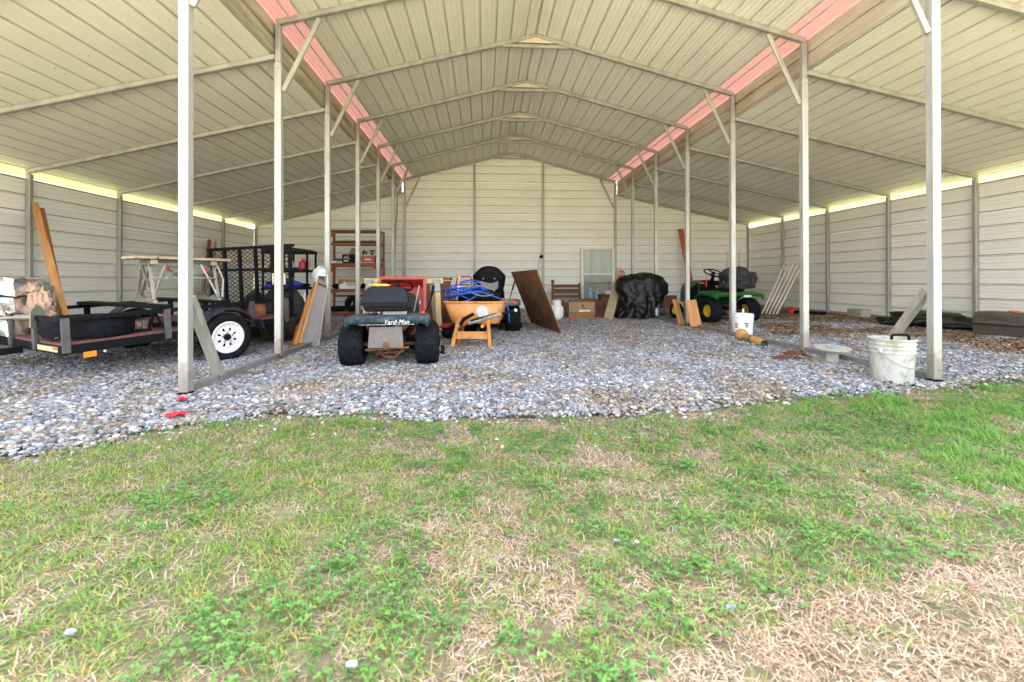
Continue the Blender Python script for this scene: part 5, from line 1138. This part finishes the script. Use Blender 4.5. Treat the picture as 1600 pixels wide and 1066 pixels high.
pl_ = thing('level_bar', 'long black bar tool with red and white ends lying on the trailer deck', 'tool', tw(-.30, .36, .41), TRZ); MB().box((0, 0, .025), (.40, .05, .05)).build('bar', M_black, pl_, bevel=.006); MB().box((.03, -.03, .03), (.03, .006, .03)).build('red_mark', M_red, pl_); MB().box((.06, -.03, .05), (.05, .008, .02)).build('white_mark', M_wink, pl_)
for k, (x, y, z, d, s_, lb) in enumerate(((1.22, 1.45, .24, (.5, .65, .72), 3, 'dark heap of covered parts on the gravel behind the mesh gate, left'), (1.22, .72, .28, (.5, .7, .84), 8, 'dark netting heap on the gravel behind the gate under the blue tarp'))):
    o = lump('dark_heap', mat('dark_netting_%d' % k, (.03, .028, .022), (.05, .045, .035), scale=30, rough=.9, bump=1, bscale=60), None, (0, 0, 0), d, s_ + 10, 4, .4, loc=tw(x, y, z), freq=3); tag(o, lb, 'heap')
o = lump('blue_tarp', M_bluet, None, (0, 0, 0), (.42, .52, .16), 23, 4, .45, loc=tw(1.20, .68, .76), freq=3); tag(o, 'crumpled blue tarp on top of the dark heap behind the mesh gate', 'tarp')
pot = thing('rusty_pot', 'rusty round iron pot on the trailer deck right of the wheel', 'pot', tw(.52, .24, .405), 0); MB().lathe([(.001, 0), (.07, 0), (.095, .04), (.10, .10), (.085, .15), (.075, .16), (.068, .155), (.08, .10), (.001, .02)], 24).build('pot_body', mat('flaking_rust', (.30, .10, .035), (.16, .055, .03), scale=14, rough=.9, bump=.6, bscale=40), pot, smooth=True)
for k, (a, b, lb) in enumerate((((-6.95, 6.45, .1), (-6.98, 6.85, 1.80), 'left board of the bundle leaning on the left wall behind the trailer gate'), ((-6.90, 6.56, .1), (-6.93, 6.98, 1.78), 'middle pale board of the bundle leaning on the left wall behind the gate'), ((-6.85, 6.68, .1), (-6.88, 7.10, 1.80), 'right white board of the bundle leaning on the left wall behind the gate'))):
    plank_thing('thin_board', lb, 'board', a, b, .09, .03, (M_cedarZ, M_greyw, wood('bleached', (.62, .58, .5), (.45, .38, .32), 'Z'))[k], (0, 1, 0), 'boards leaning on the left wall')

# ---------------------------------------------------------------- black plastic shelf unit
bs = thing('black_shelf', 'tall black plastic shelf unit crowded with jugs behind the trailer', 'shelf', (-4.66, 5.55, 0), -3)
for x in (-.43, -.02, .43):
    for y in ((-.19, .19)): MB().tube([(x, y, .02), (x, y, 1.44)], .022, 8).build('shelf_post', M_black, bs, smooth=True)
SZ = (.06, .40, .72, 1.06, 1.43)
for z in SZ: MB().box((0, 0, z), (.92, .44, .05)).build('shelf_board', M_black, bs, bevel=.01)
MB().prism([(-.46, 0), (.46, 0), (.40, .03), (.1, .065), (-.46, .08)], .40).build('draped_cover', M_tarp, bs, loc=(0, 0, 1.458))
def jug(name, label, cat, x, y, z, r, h, m, cap=None, handle=False):
    t = thing(name, label, cat, (-4.66 + x, 5.55 + y, z))
    MB().lathe([(.001, 0), (r * .9, 0), (r, r * .2), (r, h * .68), (r * .8, h * .80), (r * .35, h * .90), (r * .35, h), (.001, h)], 18).build('body', m, t, smooth=True)
    MB().lathe([(.001, h), (r * .42, h), (r * .42, h + .03), (.001, h + .03)], 12).build('cap', cap or M_black, t)
    if handle: MB().tube([(r * .8, 0, h * .3), (r * 1.5, 0, h * .4), (r * 1.5, 0, h * .7), (r * .6, 0, h * .8)], .010).build('handle', m, t, smooth=True)
    return t
jug('spray_bottle', 'clear spray bottle with orange head on the upper black shelf', 'spray bottle', .10, -.12, 1.086, .035, .16, M_bottle, M_oran)
jug('red_fuel_jug', 'red plastic jug with handle on the upper black shelf', 'jug', .30, -.10, 1.086, .085, .19, M_red, M_red, True)
jug('grey_bottle', 'tall grey bottle on the middle black shelf', 'bottle', .10, -.12, .746, .032, .22, M_grey, M_rust)
jug('blue_cup', 'blue cup on the lower black shelf beside the white jug', 'cup', .22, -.12, .426, .045, .10, M_blue, M_black)
jug('white_jug', 'white jug with red marks on the lower black shelf', 'jug', .34, -.12, .426, .055, .20, M_wplast, M_wplast)
for x, y, z, d, s_, lb in ((.28, 0, .775, (.24, .2, .10), 3, 'black coiled hose on the middle black shelf'), (.05, 0, .46, (.2, .2, .14), 5, 'dark tool heap on the lower black shelf'), (-.25, 0, .78, (.3, .3, .2), 7, 'dark bundle at the left end of the middle black shelf'), (-.25, 0, 1.14, (.3, .3, .2), 9, 'brown bundle at the left end of the upper black shelf'), (-.18, 0, 1.52, (.5, .34, .12), 11, 'folded brown tarp on top of the black shelf unit')):
    o = lump('bundle', M_card2 if s_ > 8 else M_black, None, (0, 0, 0), d, s_, 3, .3, loc=(-4.66 + x, 5.55 + y, z)); tag(o, lb, 'bundle')
dg = thing('dark_bin', 'dark green bin with a red lid rim below the black shelf unit', 'bin', (-4.20, 5.05, 0), 5); taper_tub(.26, .34, .3, .36, .01, .30).build('bin_body', mat('deep_green_plastic', (.012, .03, .02), rough=.5), dg); MB().box((0, 0, .31), (.37, .39, .025)).build('red_lid', mat('dull_red_lid', (.20, .03, .02), rough=.6), dg, bevel=.008)

# ---------------------------------------------------------------- leaning framed panel with a white rag
pn = thing('framed_board', 'tapered grey framed panel with fir edge leaning on the third left post', 'panel', (-3.075, 2.33, .03))
bq, tq = Vector((-3.06, 2.33, .02)), Vector((-3.115, 2.96, .80))
Zv = (tq - bq).normalized(); Xv = Vector((.55, .75, 0)); Xv = (Xv - Zv * Xv.dot(Zv)).normalized(); Yv = Zv.cross(Xv)
pn.location = bq; pn.rotation_euler = Matrix(((Xv.x, Yv.x, Zv.x), (Xv.y, Yv.y, Zv.y), (Xv.z, Yv.z, Zv.z))).to_euler(); LL = (tq - bq).length
MB().prism([(-.10, 0), (.12, 0), (.07, LL), (-.07, LL)], .03).build('face', M_greyp, pn)
MB().bar((-.118, -.01, -.01), (-.085, -.01, LL + .01), .035, .075, (0, 1, 0)).build('edge_board', M_fir, pn, bevel=.003); MB().bar((.13, -.005, 0), (.08, -.005, LL), .02, .05, (0, 1, 0)).build('edge_strip', M_greyw, pn)
MB().bar((-.11, -.022, .0), (.13, -.022, .0), .03, .02).bar((-.08, -.022, LL), (.08, -.022, LL), .03, .02).build('end_strip', M_dwood, pn, bevel=.003)
MB().bar((-.155, .03, -.02), (-.115, .03, LL * .8), .03, .05, (0, 1, 0)).build('rear_board', M_fir, pn); MB().prism([(-.09, LL), (.05, LL), (.02, LL + .24), (-.04, LL + .26)], .025).build('neck', M_greyp, pn, loc=(.02, .01, 0))
MB().tube([(.0, 0, LL + .2), (.0, 0, LL + .27)], .02).build('wood_tip', M_dwood, pn)
rg = []
mb = MB(); nn = 18
for j in range(12):
    for k in range(nn):
        u = k / (nn - 1) * 2 - 1; v = j / 11
        ang = u * 2.2; x = .055 * math.sin(ang) * (1 + .3 * v) + .02 * (abs(ang) > 1.2) * (1 if u > 0 else -1); zz = .07 * math.cos(ang) if abs(ang) < 1.2 else .07 * math.cos(1.2) - (abs(ang) - 1.2) * (.20 + .10 * math.sin(v * 7 + u))
        mb.v.append((x + .02 * noise.noise(Vector((u * 4, v * 4, 0))), (v - .5) * .17 + .02 * noise.noise(Vector((u * 5, v * 3, 4))), zz + .03 * noise.noise(Vector((u * 3, v * 5, 8)))))
mb.f = [(j * nn + k, j * nn + k + 1, (j + 1) * nn + k + 1, (j + 1) * nn + k) for j in range(11) for k in range(nn - 1)]
o = mb.build('white_rag', M_cloth, None, smooth=True, angle=False); o.modifiers.new('thick', 'SOLIDIFY').thickness = .006; lump('bunched_cloth', M_cloth, o, (0, -.02, -.02), (.12, .14, .16), 9, 4, .45, freq=3.5); o.location = (-3.13, 3.0 - .02, 1.0); o.rotation_euler = (R(-8), 0, R(35)); tag(o, 'white rag draped over the top of the leaning grey panel', 'rag')
oc = thing('orange_cone', 'bright orange plastic cone behind the leaning grey panel', 'cone', (-3.28, 2.62, 0), 0); MB().lathe([(.001, .27), (.03, .27), (.045, .25), (.085, .05), (.09, 0)], 20).build('cone_body', M_oran, oc, smooth=True); MB().box((0, 0, .012), (.22, .22, .02)).build('base', M_oran, oc, bevel=.006)

# ---------------------------------------------------------------- brown wooden shelves at the back left
ws = thing('wooden_shelf', 'open red-brown wooden shelf frame at the back wall left of centre', 'shelf', (-3.96, 7.72, 0), 0)
for x in (-.615, .615):
    for y in (-.17, .17): MB().box((x, y, 1.05), (.05, .05, 2.1)).build('upright', M_dwoodZ if x > 0 else M_cedarZ, ws, bevel=.003)
MB().box((0, .17, 2.09), (1.18, .04, .05)).build('top_rail', M_dwood, ws); MB().box((0, -.17, 2.09), (1.18, .04, .05)).build('top_rail', M_dwood, ws)
for z, h_, d in ((1.77, .05, .34), (1.255, .09, .36), (.62, .085, .38), (.075, .08, .40)): MB().box((0, 0, z), (1.18, d, h_)).build('shelf_board', M_cedar, ws, bevel=.004)
MB().box((0, .14, 1.40), (1.18, .03, .05)).build('back_rail', M_dwood, ws); MB().box((0, .15, .48), (1.18, .03, .05)).build('back_rail', M_dwood, ws)
for x, z in ((-.58, 2.06), (-.58, 1.2), (.58, 1.2)):
    s = 1 if x < 0 else -1; MB().prism([(0, 0), (s * .15, 0), (s * .05, -.07), (0, -.15)], .03).build('corner_brace', M_cedar, ws, loc=(x, -.17, z))
MB().box((.68, -.12, .98), (.06, .05, .75)).box((.54, -.18, .95), (.05, .03, .55)).build('side_board', M_cedarZ, ws, bevel=.003)
# garland of dark green sprigs on the second shelf
rnd = random.Random(8); mb = MB()
for q in range(420):
    x, y, z = rnd.uniform(-.56, .56), rnd.uniform(-.14, .14), 1.80 + rnd.random() * .07; a = rnd.random() * 6.28; l = rnd.uniform(.03, .06)
    e = (x + l * math.cos(a), y + l * math.sin(a), z + rnd.uniform(0, .05)); mb.add([(x, y, z), (x + .008, y, z + .004), e], [(0, 1, 2)])
mb.box((0, 0, 1.825), (1.12, .26, .05)); o = mb.build('garland', mat('dark_fir_garland', (.014, .028, .014), (.02, .035, .02), rough=.9), None); o.location = (-3.96, 7.72, 0); tag(o, 'dark green garland lying along the second wooden shelf', 'garland')
bb = thing('black_shelf_box', 'black box with white print and an open brown flap on the wooden shelf', 'box', (-4.13, 7.66, 1.30)); MB().box((0, 0, .11), (.28, .24, .21)).build('carton', M_black, bb, bevel=.004); MB().box((-.04, -.122, .055), (.12, .004, .035)).build('white_label', M_wink, bb); MB().bar((-.10, -.122, .10), (-.05, -.122, .17), .02, .004, (0, 1, 0)).bar((-.04, -.122, .10), (.02, -.122, .18), .014, .004, (0, 1, 0)).bar((-.02, -.122, .12), (.06, -.122, .11), .012, .004, (0, 1, 0)).build('print', M_wink, bb); MB().prism([(-.02, .21), (.16, .21), (.18, .36), (.06, .39)], .01).build('flap', mat('drab_card', (.20, .16, .09), rough=.9), bb)
rc_ = thing('red_crate', 'faded red drink crate with white lettering swash on the wooden shelf', 'crate', (-3.66, 7.66, 1.30)); MB().box((0, 0, .10), (.34, .24, .19)).build('crate_body', M_fred, rc_, bevel=.006); MB().prism([(-.08, -.01), (.0, -.025), (.09, -.01), (.06, .018), (-.05, .02)], .004).build('white_swash', M_wink, rc_, loc=(.01, -.124, .09)); 
for z in (.01, .19): MB().box((0, -.123, z), (.34, .006, .012)).build('rim', M_wink, rc_)
for x, s_, lb in ((-.10, 'K', 'black bracket shape standing left on the red crate'), (.08, 'T', 'black bracket shape standing right on the red crate')):
    t = thing('black_bracket', lb, 'bracket', (-3.66 + x, 7.66, 1.495)); mb = MB().box((-.03 if s_ == 'K' else 0, 0, .06), (.035, .02, .12))
    if s_ == 'K': mb.bar((-.02, 0, .12), (.06, 0, .02), .035, .02, (0, 1, 0)).box((.055, 0, .09), (.03, .02, .03))
    else: mb.box((.02, 0, .115), (.14, .02, .03)).bar((.0, 0, .06), (.04, 0, .01), .03, .02, (0, 1, 0))
    mb.build('bracket_body', M_black, t)
wb_ = thing('white_carton', 'white and brown carton printed in black on the lower wooden shelf', 'box', (-4.16, 7.64, .665)); MB().box((0, .02, .12), (.40, .24, .23)).build('carton', M_card, wb_, bevel=.004); MB().prism([(-.17, .0), (.20, .0), (.20, .15), (-.04, .15), (-.05, .21), (-.07, .14), (-.17, .10)], .012).build('white_side', M_wplast, wb_, loc=(0, -.108, 0)); text('TAZA', 'print', M_ink, wb_, (.09, -.117, .105), (90, 0, 0), .075, bold=.002); text('LACTEA', 'print', M_grey, wb_, (.09, -.117, .045), (90, 0, 0), .032)
for x, w_, s_, lb in ((-.45, .26, 4, 'black rubber parts heaped at the left end of the lower wooden shelf'), (.18, .2, 6, 'black tool heap right of the white carton on the lower wooden shelf'), (.46, .2, 9, 'small black heap at the right end of the lower wooden shelf')): tag(lump('black_parts', M_black, None, (0, 0, 0), (w_, .26, .17), s_, 3, .35, loc=(-3.96 + x, 7.7, .72)), lb, 'heap')
tag(MB().box((0, 0, .025), (.12, .14, .05)).build('paperback', M_wplast, None, loc=(-4.48, 7.66, 1.30)), 'small white box at the left end of the wooden shelf', 'box')
ty = thing('small_tyre', 'small black tyre leaning upright on the bottom wooden shelf', 'tyre', (-4.02, 7.52, .305), 0, rot=(0, 12, 62)); MB().lathe(tyre_profile(.20, .075, .15), 30, axis='X', close=True).build('casing', M_rubber, ty, smooth=True)
ty = thing('small_tyre', 'small black tyre lying flat at the left end of the bottom wooden shelf', 'tyre', (-4.40, 7.62, .12), 0); MB().lathe([(r, z + .06) for r, z in tyre_profile(.20, .08, .11)], 30, close=True).build('casing', M_rubber, ty, smooth=True)

# ---------------------------------------------------------------- small red machine, debris, stones
rm = thing('tiller_engine', 'small red and black engine on the gravel left of the wheelbarrow', 'engine', (-1.30, 3.05, 0), 20)
lump('engine_block', M_black, rm, (0, 0, .10), (.24, .24, .24), 4, 3, .25); lump('shroud', M_red, rm, (-.04, -.02, .20), (.2, .16, .08), 6, 3, .3); MB().tube([(.05, -.1, .08), (.05, -.14, .08)], .04, 12).build('air_filter', M_alum, rm, smooth=True); MB().tube([(-.1, 0, .1), (-.22, -.05, .2), (-.25, -.05, .22)], .012).build('lever', M_red, rm)
def scrap(seed, loc, s, label, m=M_inkr, cat='plastic scrap'):
    rnd = random.Random(seed); mb = MB(); n = 6
    for j in range(n):
        for k in range(n): mb.v.append(((k / 5 - .5) * s * rnd.uniform(.85, 1.1), (j / 5 - .5) * s * .7, .012 + rnd.uniform(0, .03) * s * 8))
    mb.f = [(j * n + k, j * n + k + 1, (j + 1) * n + k + 1, (j + 1) * n + k) for j in range(n - 1) for k in range(n - 1)]
    o = mb.build('red_scrap', m, None); o.modifiers.new('thick', 'SOLIDIFY').thickness = .003; o.location = loc; o.rotation_euler = (0, 0, seed); tag(o, label, cat, 'scraps of red plastic')
scrap(1, (-2.72, -.60, .015), .10, 'larger red plastic scrap on the gravel below the front left post'); scrap(2, (-2.93, -.22, .012), .08, 'smaller red plastic scrap at the foot of the front left post')
def stone(loc, s, label, seed, m):
    o = lump('stone', m, None, (0, 0, s * .2), (s, s * .7, s * .5), seed, 2, .5, loc=loc); o.data.polygons.foreach_set('use_smooth', [False] * len(o.data.polygons)); tag(o, label, 'stone', 'loose stones in the grass')
M_st = mat('pale_stone', (.30, .29, .30), (.20, .20, .23), scale=60, rough=.9)
stone((-.335, -2.08, .015), .022, 'bluish stone in the middle of the lawn, left one of a pair', 3, M_st); stone((-.27, -2.09, .015), .02, 'white stone in the middle of the lawn, right one of a pair', 5, mat('white_stone', (.42, .41, .40), (.30, .30, .30), scale=60, rough=.9))
stone((-.12, -2.38, .01), .024, 'pale stone at the edge of the dry straw patch', 7, M_st); stone((-1.07, -2.50, .012), .026, 'grey stone in the grass at the bottom edge, left of centre', 9, M_st); stone((-1.79, -2.36, .012), .026, 'grey stone in the grass in the lower left corner', 12, M_st)
tag(MB().box((0, 0, .01), (.10, .07, .008)).build('fallen_leaf', M_card2, None, loc=(2.62, 3.14, .012), rot=(8, 5, 30)), 'dry brown leaf on the gravel left of the base rail by the white bucket', 'leaf')
